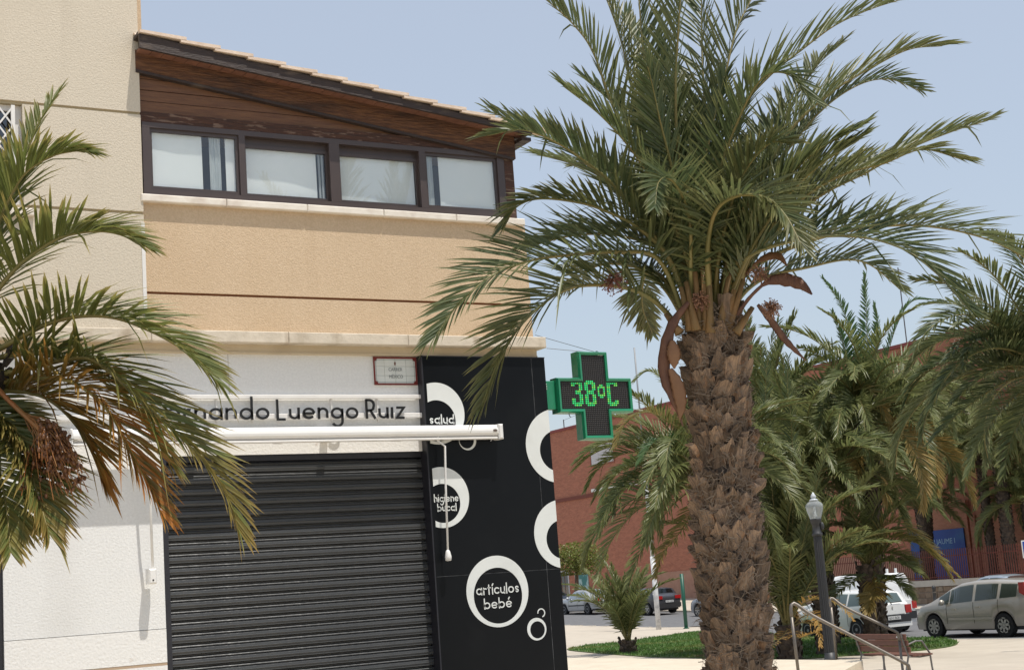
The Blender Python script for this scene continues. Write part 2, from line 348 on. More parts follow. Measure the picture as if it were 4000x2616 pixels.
def inside(x, y, P):
    r = False
    for (x0, y0), (x1, y1) in zip(P, P[1:]+P[:1]):
        if (y0 > y) != (y1 > y) and x < (x1-x0)*(y-y0)/(y1-y0)+x0: r = not r
    return r
GRASS = leafmat('grass_blade', (.048, .125, .02), (.125, .23, .045), (.10, .17, .04), (.26, .24, .07), .3, .25, .55)
LX0, LX1, LY0, LY1 = min(q[0] for q in lawn), max(q[0] for q in lawn), min(q[1] for q in lawn), max(q[1] for q in lawn)
gr = MB(); R = random.Random(3); n = 0
while n < 26000:
    x, y = R.uniform(LX0, LX1), R.uniform(LY0, LY1)
    if not inside(x, y, lawn): continue
    n += 1
    h = R.uniform(.025, .075)*(1.0+.8*max(0, noise.noise((x*.9, y*.9, 0)))); a = R.uniform(0, 6.28); wd = R.uniform(.012, .03); lx, ly = R.uniform(-.05, .05), R.uniform(-.05, .05)
    dry = max(0, min(1, noise.noise((x*.5, y*.5, 3))*1.2-.1 + (.5 if (y > LY0+.72*(LY1-LY0) and x < LX0+.35*(LX1-LX0)) else 0)))
    t = (R.random(), .2, dry, 1)
    c, s_ = math.cos(a)*wd, math.sin(a)*wd
    gr.add([(x-c, y-s_, .02), (x+c, y+s_, .02), (x+lx, y+ly, .03+h)], [(0, 1, 2)], [t, t, (t[0], 1, dry, 1)])
lg = obj('lawn_grass', gr, GRASS); tag(lg, 'irrigated green grass of the plaza lawn island around the palms', 'grass'); kind(lg, 'stuff')

# ------------------------------------------------------------------ palms
def catmull(P, n):
    P = [Vector(p) for p in P]
    Q = [P[0]*2-P[1]] + P + [P[-1]*2-P[-2]]; seg = []
    for i in range(1, len(Q)-2):
        a, b, c, d = Q[i-1:i+3]
        for s in range(16):
            t = s/16; seg.append(.5*((2*b)+(c-a)*t+(2*a-5*b+4*c-d)*t*t+(3*b-a-3*c+d)*t**3))
    seg.append(P[-1]); acc = [0]
    for a, b in zip(seg, seg[1:]): acc.append(acc[-1]+(b-a).length)
    out = []; j = 0
    for i in range(n):
        s = acc[-1]*i/(n-1)
        while j < len(seg)-2 and acc[j+1] < s: j += 1
        d = acc[j+1]-acc[j]; out.append(seg[j].lerp(seg[j+1], 0 if d < 1e-9 else min(1, (s-acc[j])/d)))
    return out, acc[-1]
def frond(P, Ll=.38, pairs=62, bare=.2, roll=0.0, dry=0.0, seed=0, wd=.011, r0=.024, droop=.12, tipdry=0.0, vee=28, gap=0.0, fwd=(62, 22), S=None):
    """a pinnate date palm frond along the curve P: returns (leaflets, stalk)"""
    R = random.Random(seed); N = pairs+2
    pts, L = catmull(P, N); lf = MB(); stalk = MB()
    T = [(pts[min(i+1, N-1)]-pts[max(i-1, 0)]).normalized() for i in range(N)]
    if S is None:
        ch = pts[-1]-pts[0]; ch.z = 0
        if ch.length < .05*L: ch = Vector((1, .3, 0))
        S = ch.normalized().cross(Vector((0, 0, 1)))
    rot = Matrix.Rotation(roll, 3, Vector(pts[-1]-pts[0]).normalized()); S = rot @ S
    stalk.tube(pts, [max(.0035, r0*(1-(i/(N-1))**.8*.9)*(1.5 if i == 0 else 1)) for i in range(N)], 6)
    for i in range(1, N):
        f = i/(N-1)
        if f < bare*.45: continue
        t = T[i]; s = (S-t*S.dot(t)).normalized(); up = s.cross(t)
        g = (f-bare)/(1-bare)
        if g < 0: ln = Ll*.28*(f/bare); thin = .45
        else: ln = Ll*(.60+.72*math.sin(math.pi*min(1, (g+.12)/1.12)**.75)*.95)*(1-.30*g); thin = 1
        a0 = fwd[0]+(fwd[1]-fwd[0])*max(0, g)
        for sd in (-1, 1):
            if R.random() < max(gap, .035): continue
            l = ln*R.uniform(.86, 1.12); a = math.radians(a0+R.uniform(-7, 7)); b = math.radians(vee+R.choice((-8, 4, 11))+R.uniform(-5, 5))
            d = t*math.cos(a)+(s*sd*math.cos(b)+up*math.sin(b))*math.sin(a)
            p0 = pts[i]+t*R.uniform(-.008, .008)
            nn = d.cross(t*sd).normalized() if True else up
            if nn.dot(up) < 0: nn = -nn
            sw = d.cross(nn).normalized(); w_ = wd*thin*R.uniform(.85, 1.15); dr = droop*R.uniform(.5, 1.6)+(R.uniform(.3, .9) if R.random() < .03 else 0)
            rv = R.random(); dd = min(1, max(0, dry+R.uniform(-.18, .18)*(dry > .02)+tipdry*(R.random() < .6)*g))
            vs = []; tt = []
            for q, ww in ((0, .45), (.35, 1), (.72, .75)):
                c = p0+d*(l*q)+Vector((0, 0, -l*dr*q*q)); vs += [c-sw*w_*ww+nn*w_*ww*.45, c, c+sw*w_*ww+nn*w_*ww*.45]; tt += [(rv, q, dd, 1)]*3
            vs.append(p0+d*l+Vector((0, 0, -l*dr))); tt.append((rv, 1, dd, 1))
            lf.add(vs, [(0, 1, 4, 3), (1, 2, 5, 4), (3, 4, 7, 6), (4, 5, 8, 7), (6, 7, 9), (7, 8, 9)], tt)
    return lf, stalk
def put_frond(parent, P, leaf=LEAF, stalkm=STALK, **k):
    lf, st = frond(P, **k)
    o = obj('frond', st, stalkm, parent, True); kind(obj('leaflets', lf, leaf, o), 'stuff'); return o

# canonical fronds in the XZ plane (base at the origin, leaning to +X), shared by the palms behind
def canon(e0, e1, L=1.0, n=9, pw=1.3):
    P = [Vector((0, 0, 0))]
    for i in range(n):
        e = math.radians(e0+(e1-e0)*((i+.5)/n)**pw); P.append(P[-1]+Vector((math.cos(e), 0, math.sin(e)))*(L/n))
    return P
CAN = {}
for key, (e0, e1, kw) in {'up': (84, 55, {}), 'high': (72, 5, {}), 'arch': (58, -48, {}), 'low': (28, -62, {}), 'hang': (5, -84, {}), 'out': (42, -8, {}), 'dry': (-10, -86, dict(dry=.9))}.items():
    CAN[key] = []
    for q in range(2):
        lf, st = frond(canon(e0+q*4, e1-q*9), Ll=.17, pairs=72, bare=.13, seed=len(CAN)*7+q, wd=.0062, r0=.009, droop=.18, S=Vector((0, -1, 0)), roll=.25*(q*2-1), **kw)
        CAN[key].append((lf.mesh('leaflets', None), st.mesh('frond', STALK, True)))
def far_fronds(parent, c, specs, L, leaf, seed, az=None, tipdry=None):
    R = random.Random(seed); c = Vector(c)
    for key, cnt in specs:
        for i in range(cnt):
            q = R.randrange(2); lm, sm = CAN[key][q]
            a = (2*math.pi*(i+R.uniform(-.35, .35))/cnt + R.random()) if az is None else math.radians(R.uniform(*az))
            l = L*R.uniform(.8, 1.12)
            put_canon(parent, c+Vector((math.cos(a)*.06, math.sin(a)*.06, R.uniform(-.08, .12))), key, a, l, leaf, R, q)
MESHV = {}
def put_canon(parent, c, key, a, l, leaf, R, q=0, tilt=None):
    lm, sm = CAN[key][q]; mk_ = (key, q, leaf.name)
    if mk_ not in MESHV:
        m2 = lm.copy(); m2.materials.clear(); m2.materials.append(leaf); MESHV[mk_] = m2
    o = link('frond', sm, parent)
    o.matrix_local = Matrix.Translation(c) @ Matrix.Rotation(a, 4, 'Z') @ Matrix.Rotation((R.uniform(-.16, .16) if tilt is None else tilt), 4, 'Y') @ Matrix.Rotation(R.uniform(-.35, .35), 4, 'X') @ Matrix.Diagonal((l, l, l, 1))
    kind(link('leaflets', MESHV[mk_], o), 'stuff'); return o

def boot_mesh(seed, lod=0):
    R = random.Random(seed); mb = MB(); J = lambda k: R.uniform(-k, k)
    hh = R.uniform(.8, 1.15); tp_ = R.uniform(.045, .068)
    rows = [(-.05, .05, -.03), (.04*hh, .070+J(.01), .012+J(.006)), (.11*hh, .074+J(.012), .034+J(.01)), (.17*hh, .068+J(.012), .056+J(.014)), (.215*hh, tp_, .072+J(.02))]
    n = 5; vs = []
    for z, hw, o in rows:
        for k in range(n):
            u = -1+2*k/(n-1); vs.append((u*hw+J(.006), -(o*(1-.34*u*u)+J(.010)), z-.03*abs(u)**1.5*(z > .1)+J(.014 if z < .18 else .026)))
    fs = [(i*n+k, i*n+k+1, (i+1)*n+k+1, (i+1)*n+k) for i in range(len(rows)-1) for k in range(n-1)]
    b = len(vs); top = (len(rows)-1)*n
    for k in range(n): x, y, z = vs[top+k]; vs.append((x*.9, .05, z-.025+J(.01)))
    fs += [(top+k, top+k+1, b+k+1, b+k) for k in range(n-1)]
    b2 = len(vs)
    for i, (z, hw, o) in enumerate(rows): vs += [(-hw*.8, .06, z), (hw*.8, .06, z)]
    for i in range(len(rows)-1):
        fs += [(i*n, (i+1)*n, b2+2*(i+1), b2+2*i), (i*n+n-1, b2+2*i+1, b2+2*(i+1)+1, (i+1)*n+n-1)]
    mb.add(vs, fs); return mb
BOOTS = [boot_mesh(s).mesh('leaf_base', BOOT) for s in range(14)]
def far_trunk(parent, base, top, r, seed, m=TRUNKFAR, hairy=1.0):
    """a trunk with its stubs as one mesh, for palms some way off"""
    base, top = Vector(base), Vector(top); L = (top-base).length; ax = (top-base).normalized(); R = random.Random(seed); mb = MB()
    mb.tube([base+ax*L*i/8 for i in range(9)], [r*(1.12 if i == 0 else .92+.04*math.sin(i*2.1)) for i in range(9)], 12)
    ref = Vector((1, 0, 0)); s0 = (ref-ax*ref.dot(ax)).normalized(); n0 = ax.cross(s0)
    k = int(L/.028)
    for i in range(k):
        a = i*2.39996; z = L*i/k; c = base+ax*z; o = s0*math.cos(a)+n0*math.sin(a); t = ax.cross(o)
        h, ww, pr = .17*R.uniform(.8, 1.2), r*.36, .055*hairy*R.uniform(.7, 1.3); b = c+o*r*.9
        mb.add([b-t*ww*.6, b+t*ww*.6, b+t*ww+ax*h*.7+o*pr, b-t*ww+ax*h*.7+o*pr, b+t*ww*.4+ax*h+o*pr*.9, b-t*ww*.4+ax*h+o*pr*.9, b+ax*h*.8],
               [(0, 1, 2, 3), (3, 2, 4, 5), (5, 4, 6), (2, 1, 6, 4), (0, 3, 5, 6)])
    return obj('trunk', mb, m, parent)
# ------------------------------------------------------------------ the corner building (facade along X at Y = 12)
bld = thing('corner_building', 'corner building with beige and orange rendered upper floor, timber gable and white shopfront', 'building')
W = 12.0; WB = 11.95; WO = 11.99
XS = fy(560, 800, WB).x                     # seam between the beige block and the orange wall
XR = fy(2009, 620, W).x; XR = 7.16          # right corner
zc_b = fy(1340, 1343.5, 11.85).z; zc_t = fy(1340, 1300, 11.85).z
z_sill_b = fy(1200, 826, 11.94).z; z_sill_t = fy(1200, 800, 11.94).z
z_ft = fy(1200, 538, W).z                   # top of the window frame
z_gr = fy(1340, 1169, W).z
# beige wall as courses between its recessed lines, with the window opening cut out
zg1 = fy(300, 421, WB).z; zg2 = fy(300, 817, WB).z
wx1 = fy(90, 600, WB).x; wz0 = fy(60, 815, WB).z; wz1 = fy(40, 402, WB).z; wx0 = wx1-1.05
cz = zc_t
obj('beige_wall', MB().box((-9, WB, zg1+.012), (XS, 16, 13)), STUCCO_BEIGE, bld)
obj('beige_wall', MB().box((-9, WB, zg2+.012), (wx0, 16, zg1-.012)).box((wx1, WB, zg2+.012), (XS, 16, zg1-.012)).box((wx0, WB+.25, zg2+.012), (wx1, 16, zg1-.012)), STUCCO_BEIGE, bld)
obj('beige_wall', MB().box((-9, WB, cz), (XS, 16, zg2-.012)), STUCCO_BEIGE, bld)
obj('wall_joint', MB().box((-9, WB+.018, zg2-.013), (XS-.002, WB+.1, zg2+.013)).box((-9, WB+.018, zg1-.013), (XS-.002, WB+.1, zg1+.013)), mat('beige_joint', (.40, .33, .21), .9), bld)
obj('corner_bead', MB().box((XS-.026, WB-.006, cz), (XS+.004, WB+.03, fy(564, 870, WB).z)), OFFWHITE, bld)
# orange wall in two courses with a brown joint
obj('orange_wall', MB().box((XS, WO, z_gr+.011), (XR-.05, 18, z_sill_b)), STUCCO_ORANGE, bld)
obj('orange_wall', MB().box((XS, WO, cz), (XR-.05, 18, z_gr-.011)), STUCCO_ORANGE, bld)
obj('wall_joint', MB().box((XS+.003, WO+.02, z_gr-.012), (XR-.055, WO+.1, z_gr+.012)), mat('orange_joint', (.20, .075, .03), .9), bld)
obj('rear_tower', MB().box((2.5, 12.9, 6.6), (fy(551, 60, 12.9).x, 16, 13)), STUCCO_ORANGE, bld)
# cornice in stone lengths + rendered band under it
x = -1.0; R = random.Random(4); XC = fy(2135, 1345, 11.85).x
while x < XC-.01:
    x2 = min(XC, x+R.uniform(1.0, 1.25))
    if XC-x2 < .3: x2 = XC
    obj('cornice_block', MB().bbox((x+.0015, 11.85, zc_b), (x2-.0015, 12.4, zc_t+R.uniform(-.003, .003)), .006), CORNICE, bld); x = x2
zf_b = fy(1600, 1388, 11.94).z
obj('fascia_band', MB().box((-4, 11.955, zf_b+.014), (XR-.045, 18, zc_b)).box((-4, 11.945, zf_b), (XR-.045, 18, zf_b+.014)), FASCIA, bld)
# sill stones
x = XS-.02; XE = fy(2052, 872, 11.94).x
for i in range(5):
    x2 = x+(XE-x)/(5-i)
    obj('window_sill', MB().bbox((x+.002, 11.935, z_sill_b), (x2-.002, 12.3, z_sill_t+.004), .008), SILLST, bld); x = x2
# ribbon window
f0 = fy(554, 620, W).x; f1 = fy(1966, 700, W).x; zb = z_sill_t+.004
m1a, m1b = fy(929, 600, W).x, fy(953, 600, W).x
m2a, m2b = fy(1282, 640, W).x, fy(1322, 640, W).x
m3a, m3b = fy(1634, 680, W).x, fy(1658, 680, W).x
win = obj('ribbon_window', MB().box((f0, 11.965, z_ft-.045), (f1, 12.09, z_ft)).box((f0, 11.965, zb), (f1, 12.09, zb+.05)).box((f0, 11.966, zb+.05), (f0+.065, 12.09, z_ft-.045)).box((f1-.075, 11.966, zb+.05), (f1, 12.09, z_ft-.045)), ALU_BROWN, bld)
win['label'] = 'brown aluminium sliding window band under the timber gable'
lite = [(f0+.065, m1a), (m1b, m2a), (m2b, m3a), (m3b, f1-.075)]
for i, (a, b) in enumerate(lite):
    top = z_ft-.045-(.0 if i in (0, 3) else .062); yo = 11.985 if i in (0, 3) else 12.015
    s = MB().box((a, yo, top-.03), (b, yo+.03, top)).box((a, yo, zb+.05), (b, yo+.03, zb+.085)).box((a, yo, zb+.085), (a+.022, yo+.03, top-.03)).box((b-.022, yo, zb+.085), (b, yo+.03, top-.03))
    if i in (1, 2): s.box((a, 12.03, top), (b, 12.06, z_ft-.045))
    obj('sash', s, ALU_BROWN, win)
    obj('pane', MB().box((a+.022, yo+.012, zb+.085), (b-.022, yo+.018, top-.03)), GLASS, win)
    # blinds and curtains just behind the glass, with gaps that show the dark room
    yb = yo+.034; A, B = a+.024, b-.024; L_ = B-A
    seg = {0: [(0, .60, BLIND), (.69, .83, CURTAIN), (.885, 1, BLIND)], 1: [(0, .90, BLIND), (.925, .945, CURTAIN), (.965, .985, CURTAIN)], 2: [(0, 1, BLIND)], 3: [(0, .10, CURTAIN), (.185, 1, BLIND)]}[i]
    for u0, u1, mm in seg:
        mb = MB(); n = 14; vs = []
        for k in range(n+1):
            u = u0+(u1-u0)*k/n; wv = (.012*math.sin(k*2.3) if mm is CURTAIN else .004*math.sin(u*7+i))
            for z in (zb+.05, zb+.05+.35*(top-zb-.05), top-.012): vs.append((A+u*L_, yb+wv+(.004 if z > zb+.3 else 0), z))
        mb.add(vs, [(k*3+j, (k+1)*3+j, (k+1)*3+j+1, k*3+j+1) for k in range(n) for j in range(2)])
        obj('curtain' if mm is CURTAIN else 'blind', mb, mm, win, True)
for a, b in ((m1a, m1b), (m2a, m2b), (m3a, m3b)): obj('mullion', MB().box((a, 11.964, zb+.05), (b, 12.07, z_ft-.045)), ALU_BROWN, win)
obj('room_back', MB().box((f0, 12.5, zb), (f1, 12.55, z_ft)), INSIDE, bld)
# timber gable: lintel, planks, sloping beam, soffit tiles, barge board, roof tiles
def slopeline(p, q, Y):
    a, b = fy(*p, Y), fy(*q, Y); k = (b.z-a.z)/(b.x-a.x); return lambda x: a.z+(x-a.x)*k
YB, YF = 11.96, 11.79
zbeam_b = slopeline((546, 281), (1631, 534), YB)
zbeam_t = slopeline((705, 249), (1700, 469), YB)
zbar_b = slopeline((705, 224), (1820, 472), YF); zbar_t = slopeline((705, 170), (1820, 447), YF)
XG0 = XS-.03; XG1 = 7.02
zl_t = fy(546, 434, 11.975).z
lx = lambda z, fn: XG0+(z-fn(XG0))/((fn(XG0+1)-fn(XG0)))        # x where a slope reaches height z
gable = obj('gable', MB().box((XG0, 12.02, z_ft), (XG1, 12.2, z_ft+.02)), WOOD_DARK, bld)
obj('lintel', MB().prism([(XG0, z_ft+.001), (f1+.02, z_ft+.001), (XG1, z_ft+.001), (XG1, min(zl_t, zbeam_b(XG1)+.06)), (min(XG1, lx(zl_t, zbeam_b)), zl_t), (XG0, zl_t)], 11.972, 12.05), WOOD_LINTEL, gable)
pz = zl_t+.001; ph = .098; i = 0
while pz < zbeam_b(XG0):
    z2 = min(pz+ph, zbeam_b(XG0))
    xa = min(XG1, lx(pz, zbeam_b)); xb = max(XG0+.004, min(XG1, lx(z2-.004, zbeam_b)))
    obj('plank', MB().prism([(XG0, pz+.003), (xa+.03, pz+.003), (xb+.03, z2-.003), (XG0, z2-.003)], 11.992+.003*(i % 2), 12.03), WOOD_PLANK, gable); pz += ph; i += 1
def sloped(x0, x1, lo, hi): return [(x0, lo(x0)), (x1, lo(x1)), (x1, hi(x1)), (x0, hi(x0))]
obj('beam', MB().prism(sloped(XG0, XG1+.02, zbeam_b, lambda x: zbeam_t(x)+.03), 11.945, 12.1), WOOD_BEAM, gable)
obj('beam_moulding', MB().prism(sloped(XG0, XG1, lambda x: zbeam_b(x)-.018, lambda x: zbeam_b(x)+.006), 11.935, 12.1), WOOD_DARK, gable)
obj('corner_post', MB().box((f1+.004, 11.97, zb), (XG1, 12.12, z_ft)), WOOD_LINTEL, gable)
obj('downpipe', MB().tube([(XG1+.04, 12.1, zb-.02), (XG1+.04, 12.1, z_ft+.15)], .03), mat('brown_pipe', (.10, .045, .03), .6), gable)
XR0 = fy(541, 140, YF).x; XRE = fy(2085, 510, YF).x
roof = obj('roof', MB().add([(XR0, YF+.01, zbar_t(XR0)+.02), (XRE, YF+.01, zbar_t(XRE)+.02), (XRE, 18, zbar_t(XRE)+.02), (XR0, 18, zbar_t(XR0)+.02), (XR0, YF+.01, zbar_t(XR0)-.01), (XRE, YF+.01, zbar_t(XRE)-.01), (XRE, 18, zbar_t(XRE)-.01), (XR0, 18, zbar_t(XR0)-.01)],
    [(0, 1, 2, 3), (7, 6, 5, 4), (0, 4, 5, 1), (1, 5, 6, 2), (2, 6, 7, 3), (3, 7, 4, 0)]), WOOD_DARK, bld)
obj('barge_board', MB().prism(sloped(XR0, XRE-.03, zbar_b, lambda x: zbar_t(x)-.012), YF-.02, YF+.012), WOOD_DARK, roof)
n = 36
for k in range(n):                          # tiles of the soffit seen under the barge board
    xa = XG0+.01+(XRE-.06-XG0)*k/n; xb = XG0+.01+(XRE-.06-XG0)*(k+1)/n-.005
    z0 = lambda x: zbar_b(x)+.006
    obj('soffit_tile', MB().add([(xa, YF+.014, z0(xa)), (xb, YF+.014, z0(xb)), (xb, YB+.02, zbeam_t(xb)+.004), (xa, YB+.02, zbeam_t(xa)+.004), (xa, YF+.014, z0(xa)+.02), (xb, YF+.014, z0(xb)+.02), (xb, YB+.02, zbeam_t(xb)+.03), (xa, YB+.02, zbeam_t(xa)+.03)], [(3, 2, 1, 0), (4, 5, 6, 7), (0, 1, 5, 4), (1, 2, 6, 5), (2, 3, 7, 6), (3, 0, 4, 7)]), TERRA, roof)
steps = [545, 705, 839, 967.6, 1096, 1219, 1337, 1458.5, 1577.7, 1690, 1802.5, 1915, 2020, 2125]
tops = [140, 163, 204, 238, 273, 302, 330, 362, 391, 418, 443, 470, 495, 520]
def tile_piece(x0, z0, x1, z1, y0):
    mb = MB(); vs = []; n = 7; wv = .17
    for (xx, zz, up) in ((x0, z0, .012), (x1, z1, .034)):
        for k in range(n):
            a = math.pi*k/(n-1); vs.append((xx, y0+wv/2-math.cos(a)*wv/2, zz+up*.4+math.sin(a)*.045))
        for k in range(n):
            a = math.pi*k/(n-1); vs.append((xx, y0+wv/2-math.cos(a)*(wv/2-.012), zz+up*.4+math.sin(a)*.032-.004))
    q = 2*n
    fs = [(k, q+k, q+k+1, k+1) for k in range(n-1)]+[(n+k+1, q+n+k+1, q+n+k, n+k) for k in range(n-1)]
    fs += [(k+1, k+n+1, k+n, k) for k in range(n-1)]+[(q+k, q+k+n, q+k+n+1, q+k+1) for k in range(n-1)]+[(0, n, q+n, q), (n-1, q+n-1, q+2*n-1, 2*n-1)]
    return mb.add(vs, fs)
for row in range(4):
    for k in range(len(steps)-(1 if row == 0 else 3)):
        a = fy(steps[k], tops[k], YF-.03); b = fy(steps[k+1], tops[k+1], YF-.03); up = Vector((0, 0, -.02))
        dz = zbar_t(a.x)
        if row == 0:                        # flat verge tile that overlaps the next one down the slope
            z0, z1 = zbar_t(a.x)+.0, zbar_t(b.x)+.0
            obj('roof_tile', MB().add([(a.x, YF-.045, z0-.006), (b.x+.05, YF-.045, z1+.012), (b.x+.05, YF+.12, z1+.012), (a.x, YF+.12, z0-.006), (a.x, YF-.045, z0+.018), (b.x+.05, YF-.045, z1+.044), (b.x+.05, YF+.12, z1+.044), (a.x, YF+.12, z0+.018)], [(3, 2, 1, 0), (4, 5, 6, 7), (0, 1, 5, 4), (1, 2, 6, 5), (2, 3, 7, 6), (3, 0, 4, 7)]), TILE_EDGE, roof)
        else:
            obj('roof_tile', tile_piece(a.x, zbar_t(a.x)+.012, b.x+.05, zbar_t(b.x)+.012, YF+.1+.2*(row-1)), TILE_EDGE, roof)
# eave end on the right
for k in range(7):
    obj('eave_tile', MB().box((7.05, YF+.03+.09*k, zbar_b(XRE)-.045), (XRE-.02, YF+.11+.09*k, zbar_b(XRE)-.01)), WOOD_DARK, roof)
# white shopfront wall round the shutter opening
sx0, sx1 = fy(634, 2000, W).x, fy(1680, 2000, W).x; sz1 = fy(628, 1783, W).z
wl = fy(10, 2100, W).x; z_joint = fy(646, 2588, W).z; z_patch = fy(640, 2455, W).z
PX0 = fy(1655, 1500, 11.91).x
obj('white_wall', MB().box((wl, W, z_patch+.004), (sx0, 13, sz1)).box((wl, W, sz1), (PX0+.05, 13, zf_b)), STUCCO_WHITE, bld)
obj('white_wall', MB().box((wl, W-.004, z_joint+.006), (sx0, 13, z_patch)), STUCCO_PATCH, bld)
obj('wall_joint', MB().box((wl, W-.002, z_joint-.016), (sx0, 13, z_joint+.005)), mat('tan_joint', (.45, .33, .23), .9), bld)
obj('white_wall', MB().box((wl, W-.006, TZ), (sx0, 13, z_joint-.017)), STUCCO_PATCH, bld)
obj('render_patch', MB().box((sx0+.02, W-.006, sz1), (fy(1648, 1740, W).x, W+.1, fy(1200, 1722, W).z)), STUCCO_PATCH, bld)
obj('wall_joint', MB().box((fy(893, 1500, W).x, W-.003, fy(893, 1545, W).z), (fy(893, 1500, W).x+.006, W+.1, zf_b)), mat('wall_crack', (.5, .49, .48), .9), bld)
obj('jamb', MB().box((sx0, W+.002, TZ), (sx0+.045, 13, sz1)), DARKFRAME, bld)
obj('jamb', MB().box((sx1-.03, W+.002, TZ), (PX0+.03, 13, sz1)), DARKFRAME, bld)
obj('left_door', MB().box((-6, 12.12, TZ), (wl, 13, zf_b)).box((wl-.05, 12.02, TZ), (wl-.002, 12.3, zf_b)), DARKFRAME, bld)
obj('side_wall', MB().box((PX0+.1, 12.36, TZ), (XR-.06, 18, zf_b-.001)), STUCCO_WHITE, bld)
obj('attic_wall', MB().box((XS+.02, 12.57, z_sill_b+.001), (XG1-.03, 17.9, z_ft+.12)), STUCCO_ORANGE, bld)
# roller shutter: every slat a part
sh = obj('roller_shutter', MB().box((sx0+.04, 12.12, TZ), (sx1-.02, 12.15, sz1)), INSIDE, bld)
za = fy(654.4, 2301.5, 12.05).z; SP = .0915
zs = [za+SP*k for k in range(-40, 40)]
slat = None
for zt in zs:
    if zt > sz1+.02 or zt < TZ+.02: continue
    if slat is None:
        #[(0.0, .046), (0.004, .062), (-.001, .052), (-.005, .052), (-.0065, .050), (-.0085, .040), (-.012, .040), (-.0145, .043), (-.017, .043), (-.040, .050), (-.0415, .047), (-.044, .047), (-.066, .053), (-.068, .050), (-.0705, .051), (-.078, .072), (-.0915, .074)]
        # (z, depth) going down: lip, groove, lip, face with two ridges, deep reveal
        yz = [(.000, .031), (-.0080, .0240), (-.0095, .0245), (-.0100, .044), (-.0150, .044), (-.0155, .036), (-.0240, .0285), (-.026, .0275), (-.043, .025), (-.046, .0205), (-.049, .0235), (-.064, .026), (-.067, .0215), (-.070, .026), (-.077, .062), (-.0915, .064)]
        slat = MB(); n = len(yz)
        slat.add([(sx0+.045, 12.0+y, z) for z, y in yz]+[(sx1-.03, 12.0+y, z) for z, y in yz], [(i, i+1, i+1+n, i+n) for i in range(n-1)])
        slat = slat.mesh('slat', SHUT)
    link('slat', slat, sh, (0, .004+R.uniform(-.0008, .0008), zt))
obj('shutter_head', MB().box((sx0+.046, 12.024, sz1-.05), (sx1-.03, 12.1, sz1+.01)), DARKFRAME, sh)
# barred window at the far left
bw = obj('barred_window', MB().box((wx0, WB+.06, wz0), (wx1, WB+.1, wz0+.05)).box((wx0, WB+.06, wz1-.05), (wx1, WB+.1, wz1)).box((wx0, WB+.06, wz0+.05), (wx0+.05, WB+.1, wz1-.05)).box((wx1-.05, WB+.06, wz0+.05), (wx1, WB+.1, wz1-.05)), OFFWHITE, bld)
bw['label'] = 'white window with folding diamond grille'
obj('pane', MB().box((wx0+.05, WB+.085, wz0+.05), (wx1-.05, WB+.095, wz1-.05)), glassmat('dark_glass', (.12, .13, .14), .12), bw)
obj('sill', MB().bbox((wx0-.05, WB-.05, wz0-.06), (wx1+.075, WB+.1, wz0-.004), .006), SILLST, bw)
fr = MB()
for a, b in ((wx1-.09, wx1-.06), (wx1-.32, wx1-.295), (wx1-.56, wx1-.535)): fr.box((a, WB-.01, wz0+.01), (b, WB+.01, wz1-.02))
obj('grille_post', fr, OFFWHITE, bw)
fr = MB(); z = wz0+.05; d_ = .115
while z < wz1-.15:
    for xx in (wx1-.075, wx1-.19, wx1-.305, wx1-.42, wx1-.535):
        for sg in (1, -1): fr.add([(xx, WB-.004+.002*sg, z+(0 if sg > 0 else .16)-.012), (xx-d_, WB-.004+.002*sg, z+(.16 if sg > 0 else 0)-.012), (xx-d_, WB-.004+.002*sg, z+(.16 if sg > 0 else 0)+.012), (xx, WB-.004+.002*sg, z+(0 if sg > 0 else .16)+.012)], [(0, 1, 2, 3)])
    z += .16
obj('grille_lattice', fr, OFFWHITE, bw)

